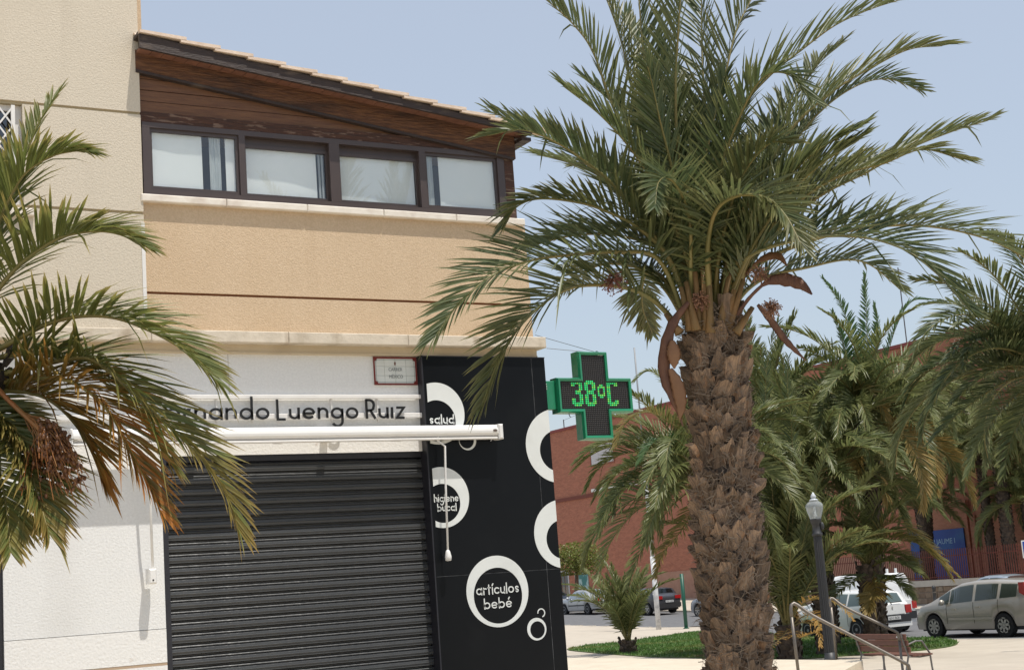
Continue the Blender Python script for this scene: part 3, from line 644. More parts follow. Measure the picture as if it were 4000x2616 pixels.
# ------------------------------------------------------------------ lettering from strokes
def A(cx, cy, r, a0, a1, n=14): return [(cx+r*math.cos(math.radians(a0+(a1-a0)*i/n)), cy+r*math.sin(math.radians(a0+(a1-a0)*i/n))) for i in range(n+1)]
O = A(.5, .5, .5, 90, 450, 24)
GL = {'a': (1.0, [O, [(1, 0), (1, 1)]]), 'b': (1.0, [O, [(0, 0), (0, 'A')]]), 'c': (.85, [A(.5, .5, .5, 45, 315)]), 'd': (1.0, [O, [(1, 0), (1, 'A')]]),
      'e': (1.0, [[(1, .5)]+[(.0, .5)], A(.5, .5, .5, 0, 318, 20)]), 'g': (1.0, [O, [(1, 1), (1, 0)]+A(.5, -.12, .5, 0, -150)]),
      'h': (.8, [[(0, 0), (0, 'A')], A(.4, .6, .4, 180, 0)+[(.8, 0)]]), 'i': (0, [[(0, 0), (0, 1)], [(0, 1.36), (0, 1.42)]]), 'ı': (0, [[(0, 0), (0, 1)]]),
      'í': (0, [[(0, 0), (0, 1)], [(-.02, 1.28), (.17, 1.56)]]), 'l': (0, [[(0, 0), (0, 'A')]]), 'n': (.8, [[(0, 0), (0, 1)], A(.4, .6, .4, 180, 0)+[(.8, 0)]]),
      'o': (1.0, [O]), 'r': (.5, [[(0, 0), (0, 1)], A(.36, .58, .38, 180, 62, 8)]), 's': (.62, [A(.31, .745, .255, 25, 270, 10)+A(.31, .255, .235, 90, -155, 10)[1:]]),
      't': (.45, [[(.15, 0), (.15, 1.42)], [(-.05, 1), (.45, 1)]]), 'u': (.8, [[(0, 1)]+A(.4, .4, .4, 180, 360)+[(.8, .4)], [(.8, 0), (.8, 1)]]),
      'é': (1.0, [[(1, .5)]+[(.0, .5)], A(.5, .5, .5, 0, 318, 20), [(.45, 1.26), (.66, 1.54)]]),
      'L': (.72, [[(0, 'C'), (0, .0), (.72, .0)]]), 'R': (.82, [[(0, 0), (0, 'C')], [(0, 1.62), (.33, 1.62)]+A(.33, 1.2, .42, 90, -90)+[(0, .78)], [(.34, .78), (.84, 0)]]),
      'F': (.66, [[(0, 0), (0, 'C')], [(0, 1.62), (.66, 1.62)], [(0, .9), (.6, .9)]]), 'z': (.74, [[(0, .95), (.74, .95), (.0, .05), (.76, .05)]])}
def stroke(mb, pts, wd, y0, y1, cap):
    P = [Vector((x, 0, z)) for x, z in pts]; closed = (P[0]-P[-1]).length < 1e-6 and len(P) > 4
    if closed: P = P[:-1]
    n = len(P); L_, R_ = [], []
    for i in range(n):
        a = P[i-1] if (i > 0 or closed) else P[i]; b = P[(i+1) % n] if (i < n-1 or closed) else P[i]
        d1 = (P[i]-a); d2 = (b-P[i])
        if d1.length < 1e-9: d1 = d2
        if d2.length < 1e-9: d2 = d1
        d1.normalize(); d2.normalize(); t = (d1+d2)
        t = t.normalized() if t.length > 1e-6 else d1
        nn = Vector((-t.z, 0, t.x)); c = max(.45, nn.dot(Vector((-d1.z, 0, d1.x))))
        L_.append(P[i]+nn*wd/2/c); R_.append(P[i]-nn*wd/2/c)
    vs = [(p.x, y0, p.z) for p in L_]+[(p.x, y0, p.z) for p in R_]+[(p.x, y1, p.z) for p in L_]+[(p.x, y1, p.z) for p in R_]
    fs = []
    for i in range(n if closed else n-1):
        j = (i+1) % n; fs += [(i, j, n+j, n+i)[::-1], (i, 2*n+i, 2*n+j, j)[::-1], (n+i, n+j, 3*n+j, 3*n+i)[::-1]]
    if not closed: fs += [(0, n, 3*n, 2*n), (n-1, 3*n-1, 4*n-1, 2*n-1)]
    mb.add(vs, fs)
    if cap and not closed:
        for c in (P[0], P[-1]):
            q = 10; mb.add([(c.x+wd/2*math.cos(6.283*k/q), y0-.0003, c.z+wd/2*math.sin(6.283*k/q)) for k in range(q)], [tuple(range(q-1, -1, -1))])
def lettering(parent, text, x0, x1, zbase, xh, wd, y0, y1, m, asc, capz, cap, name='letter', zend=None, space=.95):
    tot = sum(GL[c][0] if c != ' ' else space for c in text); k = sum(1 for i in range(len(text)-1) if text[i] != ' ' and text[i+1] != ' ')
    sw = wd/xh; gap = .24+sw*1.1; hs = (x1-x0-wd)/(xh*(tot+k*gap)); hx = xh*hs; x = x0+wd/2; out = []
    for i, c in enumerate(text):
        if c == ' ': x += space*hx; continue
        mb = MB(); zb_ = zbase+((zend or zbase)-zbase)*(x-x0)/(x1-x0)
        for s in GL[c][1]:
            inset = sw/2
            pts = []
            for px, pz in s:
                pz = asc if pz == 'A' else capz if pz == 'C' else pz
                pz = inset+pz*(1-sw) if 0 <= pz <= 1 and len(s) > 4 else pz
                pts.append((x+px*hx, zb_+pz*xh))
            stroke(mb, pts, wd, y0, y1, cap)
        out.append(obj(name, mb, m, parent)); x += GL[c][0]*hx
        if i+1 < len(text) and text[i+1] != ' ': x += gap*hx
    return out
def text_mesh(body, size, m, align='CENTER', ext=.001):
    cu = bpy.data.curves.new('lettering', 'FONT'); cu.body = body; cu.size = size; cu.align_x = align; cu.extrude = ext; cu.resolution_u = 3
    tmp = bpy.data.objects.new('lettering', cu); me = bpy.data.meshes.new_from_object(tmp); bpy.data.objects.remove(tmp); bpy.data.curves.remove(cu)
    me.materials.clear(); me.materials.append(m); me.name = 'lettering'; return me
def flat_text(parent, body, size, m, loc, rz=0, sx=1, name='lettering'):
    o = link(name, text_mesh(body, size, m), parent, loc); o.rotation_euler = (math.radians(90), 0, rz); o.scale = (sx, 1, 1); return o

# shop sign: two white rails with stood-off black letters
sign = thing('shop_sign', 'black letters reading Fernando Luengo Ruiz on white rails above the shutter', 'shop sign')
YR = 11.955
for i, (p, h) in enumerate((((1300, 1548), .036), ((1300, 1623), .044))):
    z = fy(*p, YR).z; o = obj('rail', MB().bbox((1.9, YR, z-h/2), (fy(1664 if i == 0 else 1671, 1545, YR).x, YR+.03, z+h/2), .004), OFFWHITE, sign)
zt_, zb_ = fy(1300, 1548, YR).z, fy(1300, 1623, YR).z
for px in (850, 990, 1300, 1480, 1664): X_ = fy(px, 1590, YR).x; obj('rail_bracket', MB().box((X_-.007, YR+.02, zb_-.05), (X_+.007, 11.999, zt_)), OFFWHITE, sign)
YL = 11.93; zbl = fy(1330, 1635, YL).z; xh = fy(1330, 1590, YL).z-zbl
xa, xb = fy(1080, 1600, YL).x, fy(1583, 1610, YL).x
lettering(sign, 'Luengo Ruız', xa, xb, zbl, xh, .0205, YL, YL+.012, BLACK_LET, 1.95, 1.70, False)
xd = fy(1052, 1600, YL).x
lettering(sign, 'Fernando', xd-1.0, xd, zbl, xh, .0205, YL, YL+.012, BLACK_LET, 1.95, 1.70, False)

# street name plaque of glazed tiles
pl = thing('street_name_plaque', 'tiled street name plaque reading CARRER MÉXICO with red border', 'street sign')
p0, p1 = fy(1463, 1508, 11.985), fy(1624, 1396, 11.985)
X0, X1, Z0, Z1 = p0.x, p1.x, p0.z+.012, p1.z
for i in range(4):
    for j in range(3):
        a, b = X0+(X1-X0)*i/4, X0+(X1-X0)*(i+1)/4; c, d = Z0+(Z1-Z0)*j/3, Z0+(Z1-Z0)*(j+1)/3
        obj('tile', MB().bbox((a+.0008, 11.984, c+.0008), (b-.0008, 12.0, d-.0008), .002), PLAQUE, pl)
t_ = .014
obj('border', MB().box((X0-.002, 11.9805, Z0-.002), (X1+.002, 11.9835, Z0+t_)).box((X0-.002, 11.9805, Z1-t_), (X1+.002, 11.9835, Z1+.002)).box((X0-.002, 11.9805, Z0+t_), (X0+t_, 11.9835, Z1-t_)).box((X1-t_, 11.9805, Z0+t_), (X1+.002, 11.9835, Z1-t_)), CAST_RED, pl)
for cx, cz_ in ((X0+t_, Z0+t_), (X1-t_, Z0+t_), (X0+t_, Z1-t_), (X1-t_, Z1-t_)):
    sg = (1 if cx < X0+.1 else -1, 1 if cz_ < Z0+.1 else -1)
    obj('corner_ornament', MB().prism([(cx, cz_)]+[(cx+sg[0]*.022*math.cos(a*math.pi/12), cz_+sg[1]*.022*math.sin(a*math.pi/12)) for a in range(7)], 11.981, 11.9835), CAST_RED, pl)
ln = MB(); e = .024; q = .036
loop = [(X0+e+q-.02, Z0+e), (X1-e-q+.02, Z0+e), (X1-e, Z0+e+q-.02), (X1-e, Z1-e-q+.02), (X1-e-q+.02, Z1-e), (X0+e+q-.02, Z1-e), (X0+e, Z1-e-q+.02), (X0+e, Z0+e+q-.02), (X0+e+q-.02, Z0+e)]
stroke(ln, loop, .0028, 11.982, 11.984, False); obj('inner_line', ln, GREYLINE, pl)
xm = (X0+X1)/2
flat_text(pl, 'CARRER', .043, GREYLINE, (xm, 11.9825, Z0+(Z1-Z0)*.50), sx=.86)
flat_text(pl, 'MÉXICO', .043, GREYLINE, (xm+.003, 11.9825, Z0+(Z1-Z0)*.24), sx=.86)
obj('crest', MB().prism([(xm+.009*math.cos(a*.5236)*(.8 if a in (10, 11) else 1), Z0+(Z1-Z0)*.77+.017*math.sin(a*.5236)) for a in range(12)], 11.982, 11.984), mat('crest_brown', (.16, .07, .05), .5), pl)

# awning cassette with its two crank rods
aw = thing('awning', 'white retracted awning cassette with crank rods above the shutter', 'awning')
AY = 11.79; az1, az0 = fy(1900, 1657, AY).z, fy(1900, 1704, AY).z; ax0, ax1 = 2.74, fy(1966, 1680, AY).x
def cassette(x0, x1):
    h = az1-az0; prof = [(0.11, 0), (.05, 0), (.012, .02*1), (.0, .035), (-.002, h*.5), (.004, h*.72), (.016, h*.80), (.016, h*.86), (.03, h), (.11, h)]
    mb = MB(); n = len(prof)
    mb.add([(x0, AY+a, az0+b) for a, b in prof]+[(x1, AY+a, az0+b) for a, b in prof], [(i, i+n, i+1+n, i+1)[::-1] for i in range(n-1)]+[tuple(range(n)), tuple(range(2*n-1, n-1, -1))]+[(n-1, 2*n-1, n, 0)[::-1]])
    return mb
obj('cassette', cassette(ax0, ax1-.05), WHITE_METAL, aw)
obj('front_bar', MB().bbox((ax0, AY+.004, az0-.022), (ax1-.06, AY+.05, az0-.003), .004), OFFWHITE, aw)
for xx, x2 in ((ax0-.02, ax0-.001), (ax1-.049, ax1)):
    h = az1-az0; obj('end_cap', MB().bbox((xx, AY-.008, az0-.024), (x2, AY+.112, az1+.004), .012), WHITE_METAL, aw)
obj('cap_badge', MB().prism([(ax1-.085+.022*math.cos(a*.5236), az0+.055+.012*math.sin(a*.5236)) for a in range(12)], AY-.006, AY), mat('badge', (.12, .09, .07), .4), aw)
for px in (1270, 760):
    X_ = fy(px, 1730, 11.98).x; obj('bracket', MB().box((X_-.03, AY+.108, az0-.01), (X_+.03, 11.999, az1-.01)), OFFWHITE, aw)
k1 = [fy(1712, 1703, 11.83), fy(1708, 1718, 11.82), fy(1738, 1742, 11.82), fy(1741, 1900, 11.825), fy(1750, 2160, 11.83)]
c = obj('crank', MB().tube(k1, .0095), WHITE_METAL, aw, True)
kn = k1[-1]; obj('crank_knob', MB().lathe([(.012, .06), (.02, .045), (.03, .0), (.027, -.03), (.018, -.036)], kn+Vector((0, 0, -.03)), 12), WHITE_METAL, c, True)
obj('hook', MB().tube([fy(1930, 1705, 11.83), fy(1925, 1712, 11.82), fy(1917, 1721, 11.81)], .004), WHITE_METAL, aw)
k2 = [fy(578, 1725, 11.83), fy(583, 1800, 11.83), fy(587, 1960, 11.85), fy(597, 2235, 11.90)]
c = obj('crank', MB().tube(k2, .011), WHITE_METAL, aw, True)
kn = k2[-1]; obj('crank_knob', MB().bbox((kn.x-.045, kn.y-.05, kn.z-.09), (kn.x+.02, kn.y+.05, kn.z+.03), .012), WHITE_METAL, c)
obj('screw', MB().ball((kn.x-.012, kn.y-.05, kn.z-.06), .008, .006, .008), DARKFRAME, c)

# black advertising panel on the corner pier, printed rings and words as thin vinyl
adp = thing('advertising_panel', 'tall black panel with white rings and words at the building corner', 'panel')
PY = 11.91; PX1 = 7.166; pzt = fy(1800, 1395, PY).z
zseam = fy(2000, 2232, PY).z; xseam = fy(2120, 2000, PY).x
for a, b in ((PX0, xseam-.002), (xseam+.002, PX1)):
    for c, d in ((TZ+.02, zseam-.002), (zseam+.002, pzt)):
        obj('board', MB().bbox((a, PY, c), (b, 12.35, d), .002), PANEL, adp)
obj('board_joint', MB().box((xseam-.002, PY+.002, TZ+.02), (xseam+.002, 12.3, pzt)).box((PX0+.01, PY+.002, zseam-.0019), (xseam-.0021, 12.3, zseam+.0019)).box((xseam+.0021, PY+.002, zseam-.0019), (PX1-.01, 12.3, zseam+.0019)), SEAM, adp)
obj('edge_trim', MB().box((PX0-.014, PY-.006, TZ), (PX0-.001, 12.2, pzt+.01)).box((PX0-.014, PY-.006, pzt+.001), (PX1, 12.2, pzt+.01)), DARKFRAME, adp)
def ringmesh(c, ro, ci, ri, a0=0, a1=360, clip=(None, None), y=PY-.003):
    mb = MB(); n = 72; x0, x1 = clip; pts = []
    for i in range(n+1):
        a = math.radians(a0+(a1-a0)*i/n); o = [c[0]+ro*math.cos(a), c[1]+ro*math.sin(a)]; q = [ci[0]+ri*math.cos(a), ci[1]+ri*math.sin(a)]
        pts.append((o, q))
    for (o, q), (o2, q2) in zip(pts, pts[1:]):
        poly = [o, o2, q2, q]
        for lim, sg in ((x0, 1), (x1, -1)):
            if lim is None: continue
            out = []
            for i in range(len(poly)):
                u, v = poly[i], poly[(i+1) % len(poly)]; iu, iv = (u[0]-lim)*sg >= 0, (v[0]-lim)*sg >= 0
                if iu: out.append(u)
                if iu != iv: t = (lim-u[0])/(v[0]-u[0]); out.append([lim, u[1]+(v[1]-u[1])*t])
            poly = out
            if not poly: break
        if len(poly) >= 3: mb.prism([tuple(p) for p in poly][::-1], y, PY-.0005)
    return mb
def F(px, py): p = fy(px, py, PY-.003); return (p.x, p.z)
def ring(top, bot, side, itop, ibot, iside, right=True, **k):
    zt, zb_ = F(side[0], top)[1], F(side[0], bot)[1]; ro = (zt-zb_)/2; xo = F(*side)[0]; c = (xo-ro if right else xo+ro, (zt+zb_)/2)
    zt2, zb2 = F(iside[0], itop)[1], F(iside[0], ibot)[1]; ri = (zt2-zb2)/2; xi = F(*iside)[0]; ci = (xi-ri if right else xi+ri, (zt2+zb2)/2)
    return obj('ring', ringmesh(c, ro, ci, ri, **k), PRINT_WHITE, adp)
LC = PX0+.028
ring(1494, 1733, (1814, 1610), 1562, 1722, (1780, 1640), clip=(LC, None))
ring(1820, 2056, (1832, 1935), 1886, 2038, (1798, 1962), clip=(LC+.002, None))
ring(2161, 2438, (2063, 2290), 2209, 2426, (2039, 2310))
ring(2408, 2496, (2134, 2448), 2422, 2489, (2128, 2452))
ring(1682, 1757, (1859.6, 1715), 1686, 1750, (1851, 1715))
c = F(2114.5, 2392); obj('ring', ringmesh(c, .041, c, .031, -75, 185), PRINT_WHITE, adp)
def edge_ring(cx, cy, r, ix, iy, ri):
    k = math.hypot(0, 1); c = F(cx, cy); q = F(ix, iy); s = abs(F(cx, cy-50)[1]-c[1])/50
    obj('ring', ringmesh(c, r*s, q, ri*s, clip=(None, PX1-.001)), PRINT_WHITE, adp)
edge_ring(2180, 1740, 144, 2178, 1760, 79)
edge_ring(2202, 2083, 134, 2200, 2105, 76)
def words(t, x0, x1, y0, y1, xhpx, wd, asc=1.55):
    a, b = F(x0, y0), F(x1, y1); h = F(x0, y0-xhpx)[1]-a[1]
    lettering(adp, t, a[0], b[0], (a[1]+b[1])/2, h, wd, PY-.0045, PY-.0006, PRINT_WHITE, asc, 1.5, True)
words('salud', 1679, 1775, 1654, 1654, 23, .0115)
words('higiene', 1696, 1792, 1961, 1955, 19, .0088)
words('bucal', 1709, 1784, 1995, 1994, 19, .0088)
words('artículos', 1861, 2028, 2320, 2314, 26, .0105)
words('bebé', 1892, 2001, 2377, 2370, 26, .0105)

# pharmacy cross with LED screen
cr = thing('pharmacy_cross', 'green pharmacy cross with LED screen showing 38°C at the corner', 'pharmacy cross')
CY = 11.95; CD = .13
def cp(px, py): p = fy(px, py, CY); return p.x, p.z
xl, xr_ = cp(2180, 1560)[0], cp(2470, 1540)[0]; zt, zbt = cp(2300, 1372)[1], cp(2330, 1714)[1]
H_ = zt-zbt; cxm = (xl+xr_)/2+.004; czm = (zt+zbt)/2; hx = (xr_-xl)/2; hz = H_/2; ax_ = cp(2374, 1500)[0]; bx_ = cp(2258, 1500)[0]; aw_ = (ax_-bx_)/2; acx = cxm
ah = (cp(2300, 1476)[1]-cp(2300, 1612)[1])/2
def crosspoly(e): return [(acx-aw_+e, czm-hz+e), (acx+aw_-e, czm-hz+e), (acx+aw_-e, czm-ah+e), (cxm+hx-e, czm-ah+e), (cxm+hx-e, czm+ah-e), (acx+aw_-e, czm+ah-e), (acx+aw_-e, czm+hz-e), (acx-aw_+e, czm+hz-e), (acx-aw_+e, czm+ah-e), (cxm-hx+e, czm+ah-e), (cxm-hx+e, czm-ah+e), (acx-aw_+e, czm-ah+e)]
P0, P1 = crosspoly(0), crosspoly(.034); P2 = crosspoly(.012)
mb = MB(); n = 12
mb.add([(x, CY+.02, z) for x, z in P0]+[(x, CY-.006, z) for x, z in P2]+[(x, CY, z) for x, z in P1]+[(x, CY+.025, z) for x, z in P1]+[(x, CY+CD, z) for x, z in P0],
       [(i, (i+1) % n, n+(i+1) % n, n+i) for i in range(n)]+[(n+i, n+(i+1) % n, 2*n+(i+1) % n, 2*n+i) for i in range(n)]+[(2*n+i, 2*n+(i+1) % n, 3*n+(i+1) % n, 3*n+i) for i in range(n)]+[(4*n+i, 4*n+(i+1) % n, (i+1) % n, i) for i in range(n)]+[tuple(range(5*n-1, 4*n-1, -1))])
obj('frame', mb, CROSS_GREEN, cr)
obj('screen', MB().prism(P1[::1], CY+.02, CY+.06), LED_OFF, cr)
PT = .0212; PZ = .0192; dm = MB(); d_on = [MB() for _ in range(5)]
BM = {'3': ["011110", "111111", "110011", "000011", "000011", "001110", "001110", "000011", "000011", "110011", "110011", "111111", "011110"],
      '8': ["011110", "111111", "110011", "110011", "110011", "011110", "011110", "110011", "110011", "110011", "110011", "111111", "011110"],
      'o': ["0110", "1111", "1001", "1001", "1001", "1111", "0110"], 'C': ["011110", "111111", "110011", "110000", "110000", "110000", "110000", "110000", "110000", "110000", "110011", "111111", "011110"]}
bx0 = cp(2240, 1540)[0]; bz0 = cp(2236, 1489)[1]; lit = {}
for ci_, (ch, ox, oz) in enumerate((('3', 0, 0), ('8', 7, 0), ('o', 14, 2), ('C', 19, 0))):
    for j, row in enumerate(BM[ch]):
        for i, v in enumerate(row):
            if v == '1': lit[(round((bx0-cxm)/PT)+i+ox, round((bz0-czm)/PZ)-j-oz)] = ci_
def in_cross(x, z): return (abs(x-cxm) < hx-.045 and abs(z-czm) < ah-.042) or (abs(x-acx) < aw_-.042 and abs(z-czm) < hz-.045)
R = random.Random(2)
for i in range(-30, 31):
    for j in range(-30, 31):
        x, z = cxm+i*PT, czm+j*PZ
        if not in_cross(x, z): continue
        k = lit.get((i, j)); r = .0074
        if k is None: dm.box((x-r, CY+.014, z-r*.55), (x+r, CY+.0199, z+r*.55))
        else:
            (d_on[4] if R.random() < .3 else d_on[k]).box((x-.006, CY+.012, z-.006), (x+.006, CY+.0199, z+.006))
kind(obj('led_grid', dm, LED_DOT, cr), 'stuff')
for k in range(5): kind(obj('lit_digit', d_on[k], LED_ON2 if k == 4 else LED_ON, cr), 'stuff')
obj('marker', MB().box((cp(2338, 1385)[0], CY+.01, cp(2338, 1387)[1]), (cp(2356, 1385)[0], CY+.019, cp(2338, 1382)[1])), PRINT_WHITE, cr)
bz1, bz2 = cp(2140, 1484)[1], cp(2140, 1597)[1]
arm = obj('mounting_arm', MB().bbox((PX1-.05, CY+.045, bz2), (xl+.01, CY+.10, bz1), .006), CROSS_GREEN, cr)
vt = MB()
for k in range(4): vt.box((PX1+.012, CY+.042, bz1-.035-.016*k), (PX1+.055, CY+.046, bz1-.028-.016*k))
obj('vent_slot', vt, PRINT_WHITE, arm)
ctop = Vector((acx+.06, CY+.06, zt)); obj('eyelet', MB().tube([ctop, ctop+Vector((.03, 0, .012)), ctop+Vector((.05, 0, .002))], .006), DARKFRAME, cr)
obj('stay_wire', MB().tube([fy(2090, 1308, 12.1), ctop+Vector((0, 0, .008))], .0028, 5), WIRE, cr)
obj('stay_wire', MB().tube([fy(2135, 1360, 12.3), ctop+Vector((0, .02, .004))], .0028, 5), WIRE, cr)
obj('cable_end', MB().tube([(cxm-hx+.14, CY+.06, czm-ah+.004), (cxm-hx+.145, CY+.06, czm-ah-.02), (cxm-hx+.155, CY+.06, czm-ah-.035)], .004), DARKFRAME, cr)
# ------------------------------------------------------------------ the big palm in front of the shop corner
PS = .88                                    # the palm stands a little nearer than the shop front
DM = 12.7*PS
crown = dep(2785, 1275, DM); foot = dep(2889, 2616, 12.45*PS)
axv = (crown-foot).normalized(); foot = foot+axv*((TZ-foot.z)/axv.z)
palm = thing('palm_tree', 'large date palm with rough brown trunk in front of the shop corner', 'palm tree')
tr = MB(); L_ = (crown-foot).length; RT_ = lambda f: .205+.012*math.sin(f*5)+.012*f
tr.tube([foot+axv*(L_*i/14-.05*(i == 0)) for i in range(15)], [RT_(i/14)*.93 for i in range(15)], 20)
trunk = obj('trunk', tr, TRUNKM, palm, True)
s0 = (Vector((1, 0, 0))-axv*axv.x).normalized(); n0 = axv.cross(s0); R = random.Random(5)
NB = 350; nf = 0; back = MB()
for i in range(NB):
    f = .015+.98*i/NB; a = i*2.39996; o = s0*math.cos(a)+n0*math.sin(a); t = axv.cross(o)
    p = foot+axv*(L_*f)+o*(RT_(f)-.03)
    M = Matrix(((t.x, -o.x, axv.x, p.x), (t.y, -o.y, axv.y, p.y), (t.z, -o.z, axv.z, p.z), (0, 0, 0, 1)))
    k = R.uniform(.82, 1.06)
    M = M @ Matrix.Rotation(R.gauss(0, .2), 4, 'Y') @ Matrix.Rotation(R.uniform(-.1, .24), 4, 'X') @ Matrix.Diagonal((k*R.uniform(.85, 1.1), R.uniform(.65, 1.1), k*R.uniform(.9, 1.35), 1))
    me = BOOTS[R.randrange(14)]; facing = o.dot((p-CAM).normalized()); z_in = (p-CAM).dot(_u)/(p-CAM).dot(_f)
    if facing < .12 and z_in > -.245 and nf < 300:
        b = link('leaf_base', me, trunk); b.matrix_local = M; nf += 1
    else: back.add([M @ v.co for v in me.vertices], [tuple(q.vertices) for q in me.polygons])
kind(obj('leaf_bases_behind', back, BOOT, trunk), 'stuff')
fb = MB()
for i in range(6500):
    f = R.random(); a = R.uniform(0, 6.283); o = s0*math.cos(a)+n0*math.sin(a); t = axv.cross(o)
    p = foot+axv*(L_*f)+o*(RT_(f)+R.uniform(.0, .045)); d = (t*R.uniform(-1, 1)+axv*R.uniform(-.5, .9)+o*R.uniform(-.2, .35)).normalized(); l = R.uniform(.04, .13); w_ = R.uniform(.0008, .0034)
    e = d.cross(o).normalized()*w_; m_ = p+d*l*.5+o*R.uniform(.004, .022); q = p+d*l+axv*R.uniform(-.03, .03)
    fb.add([p-e, p+e, m_+e, m_-e, q], [(0, 1, 2, 3), (3, 2, 4)])
kind(obj('bark_fibre', fb, FIBRE, trunk), 'stuff')
def tp(l, d1, d0=DM):                       # photo track of a frond, with its depth running from d0 to d1
    n = len(l)-1; return [dep(x, y, d0+(d1-d0)*(i/n)**1.1) for i, (x, y) in enumerate(l)]
RC = lambda i: (2700+ (i*37) % 170, 1262+(i*13) % 30)
MAIN = [
 ([(2655,1290),(2600,1217),(2497,1140),(2343,1113),(2189,1140),(2035,1270),(1958,1401),(1897,1563)], 12.1, dict(Ll=.42, roll=-.5)),
 ([(2690,1262),(2574,1016),(2420,985),(2266,993),(2081,1016),(1920,1078),(1789,1193),(1704,1309)], 11.4, dict(Ll=.45, roll=-.55)),
 ([(2700,1255),(2640,1050),(2560,965),(2420,920),(2300,915),(2190,930),(2060,968)], 13.6, dict(Ll=.36)),
 ([(2700,1240),(2620,1020),(2497,893),(2382,831),(2266,793),(2112,777),(2020,808),(1973,880)], 12.0, dict(Ll=.36, roll=-.2)),
 ([(2710,1240),(2600,990),(2482,831),(2382,708),(2266,616),(2151,546),(2035,508),(1904,530)], 11.9, dict(Ll=.36)),
 ([(2730,1240),(2640,920),(2521,655),(2403,437),(2319,210),(2244,101),(2143,8),(2030,-80)], 12.9, dict(Ll=.36)),
 ([(2740,1240),(2650,900),(2546,639),(2470,353),(2428,168),(2370,0),(2290,-180)], 13.8, dict(Ll=.42, roll=.2)),
 ([(2760,1240),(2690,900),(2647,588),(2639,336),(2647,168),(2660,-20),(2690,-260)], 12.3, dict(Ll=.46, roll=.9)),
 ([(2740,1240),(2680,900),(2588,546),(2521,252),(2496,0),(2480,-220)], 13.4, dict(Ll=.46, roll=.7)),
 ([(2790,1240),(2765,900),(2756,588),(2823,336),(2874,126),(2933,0),(3000,-160)], 13.4, dict(Ll=.46, roll=-.8)),
 ([(2800,1230),(2800,950),(2800,720),(2880,480),(2975,310),(3075,290),(3160,380)], 11.6, dict(Ll=.34, roll=.3)),
 ([(2800,1240),(2790,900),(2830,600),(2900,420),(3008,294),(3134,193),(3260,101),(3387,42),(3530,-5)], 13.2, dict(Ll=.40)),
 ([(2810,1230),(2860,930),(2966,714),(3092,504),(3260,353),(3428,252),(3555,193),(3680,180)], 12.6, dict(Ll=.42, roll=.35)),
 ([(2815,1230),(2900,900),(3040,640),(3200,440),(3345,336),(3470,310),(3590,352)], 13.6, dict(Ll=.36)),
 ([(2830,1240),(2920,1030),(3050,880),(3218,756),(3387,672),(3555,580),(3723,513),(3860,471)], 13.0, dict(Ll=.38)),
 ([(2830,1240),(2940,980),(3130,780),(3300,680),(3450,640),(3600,585),(3756,622)], 12.2, dict(Ll=.34, roll=.2)),
 ([(2830,1250),(2870,1100),(2924,1000),(3134,933),(3345,924),(3513,966),(3639,1050),(3770,1193)], 11.9, dict(Ll=.42, roll=.5)),
 ([(2835,1250),(2900,1080),(3092,966),(3300,905),(3500,880),(3680,891),(3850,933),(4010,1010),(4150,1120)], 13.3, dict(Ll=.44, roll=.3)),
 ([(2775,1262),(2772,1180),(2765,966),(2798,823),(2882,765),(2991,773),(3067,840),(3130,955)], 11.2, dict(Ll=.34, roll=.3, bare=.35, r0=.03)),
 ([(2735,1262),(2700,1090),(2697,880),(2660,756),(2613,697),(2572,715),(2560,800)], 11.3, dict(Ll=.32, roll=-.3, bare=.32)),
 ([(2830,1262),(2900,1150),(3000,1080),(3150,1045),(3300,1015),(3400,1035),(3510,1125)], 13.6, dict(Ll=.32, gap=.35, bare=.15)),
 ([(2680,1250),(2600,1100),(2550,1060),(2515,1090),(2510,1200),(2548,1300)], 14.0, dict(Ll=.30)),
 ([(2770,1250),(2775,950),(2790,700),(2760,480),(2745,260),(2740,60),(2745,-200)], 14.1, dict(Ll=.46, roll=-.3)),
 ([(2740,1250),(2720,1000),(2690,800),(2640,620),(2560,430),(2510,220),(2440,60)], 14.2, dict(Ll=.42)),
 ([(2800,1250),(2850,1000),(2930,780),(3000,600),(3080,430),(3190,260),(3290,170)], 14.2, dict(Ll=.42)),
 ([(2810,1250),(2880,1060),(2990,900),(3110,770),(3220,690),(3330,640),(3420,640)], 14.4, dict(Ll=.40)),
 ([(2700,1250),(2660,1080),(2590,900),(2520,760),(2420,680),(2320,640),(2250,650)], 14.4, dict(Ll=.34)),
 ([(2790,1255),(2800,1060),(2830,900),(2870,760),(2930,640),(3010,560),(3080,560)], 11.8, dict(Ll=.36, roll=.4)),
 ([(2720,1255),(2690,1000),(2660,820),(2620,640),(2580,480),(2550,340),(2530,260)], 12.0, dict(Ll=.36, roll=.6)),
 ([(2760,1255),(2750,1010),(2720,860),(2730,700),(2770,560),(2800,420),(2830,300)], 13.0, dict(Ll=.40, roll=1.2)),
 ([(2690,1265),(2600,1130),(2500,1050),(2380,1030),(2290,1060),(2220,1130)], 13.9, dict(Ll=.34, gap=.3)),
]
for i, (l, d, k) in enumerate(MAIN):
    l[0] = (l[0][0], l[0][1]+12)
    kk = dict(pairs=96, seed=100+i, wd=.0130, tipdry=.12 if i % 3 == 0 else 0); kk.update(k); kk['Ll'] *= 1.34
    kk['Ll'] *= PS; kk['wd'] *= PS; o = put_frond(palm, tp(l, d*PS), LEAF, **kk)
RX = random.Random(55)
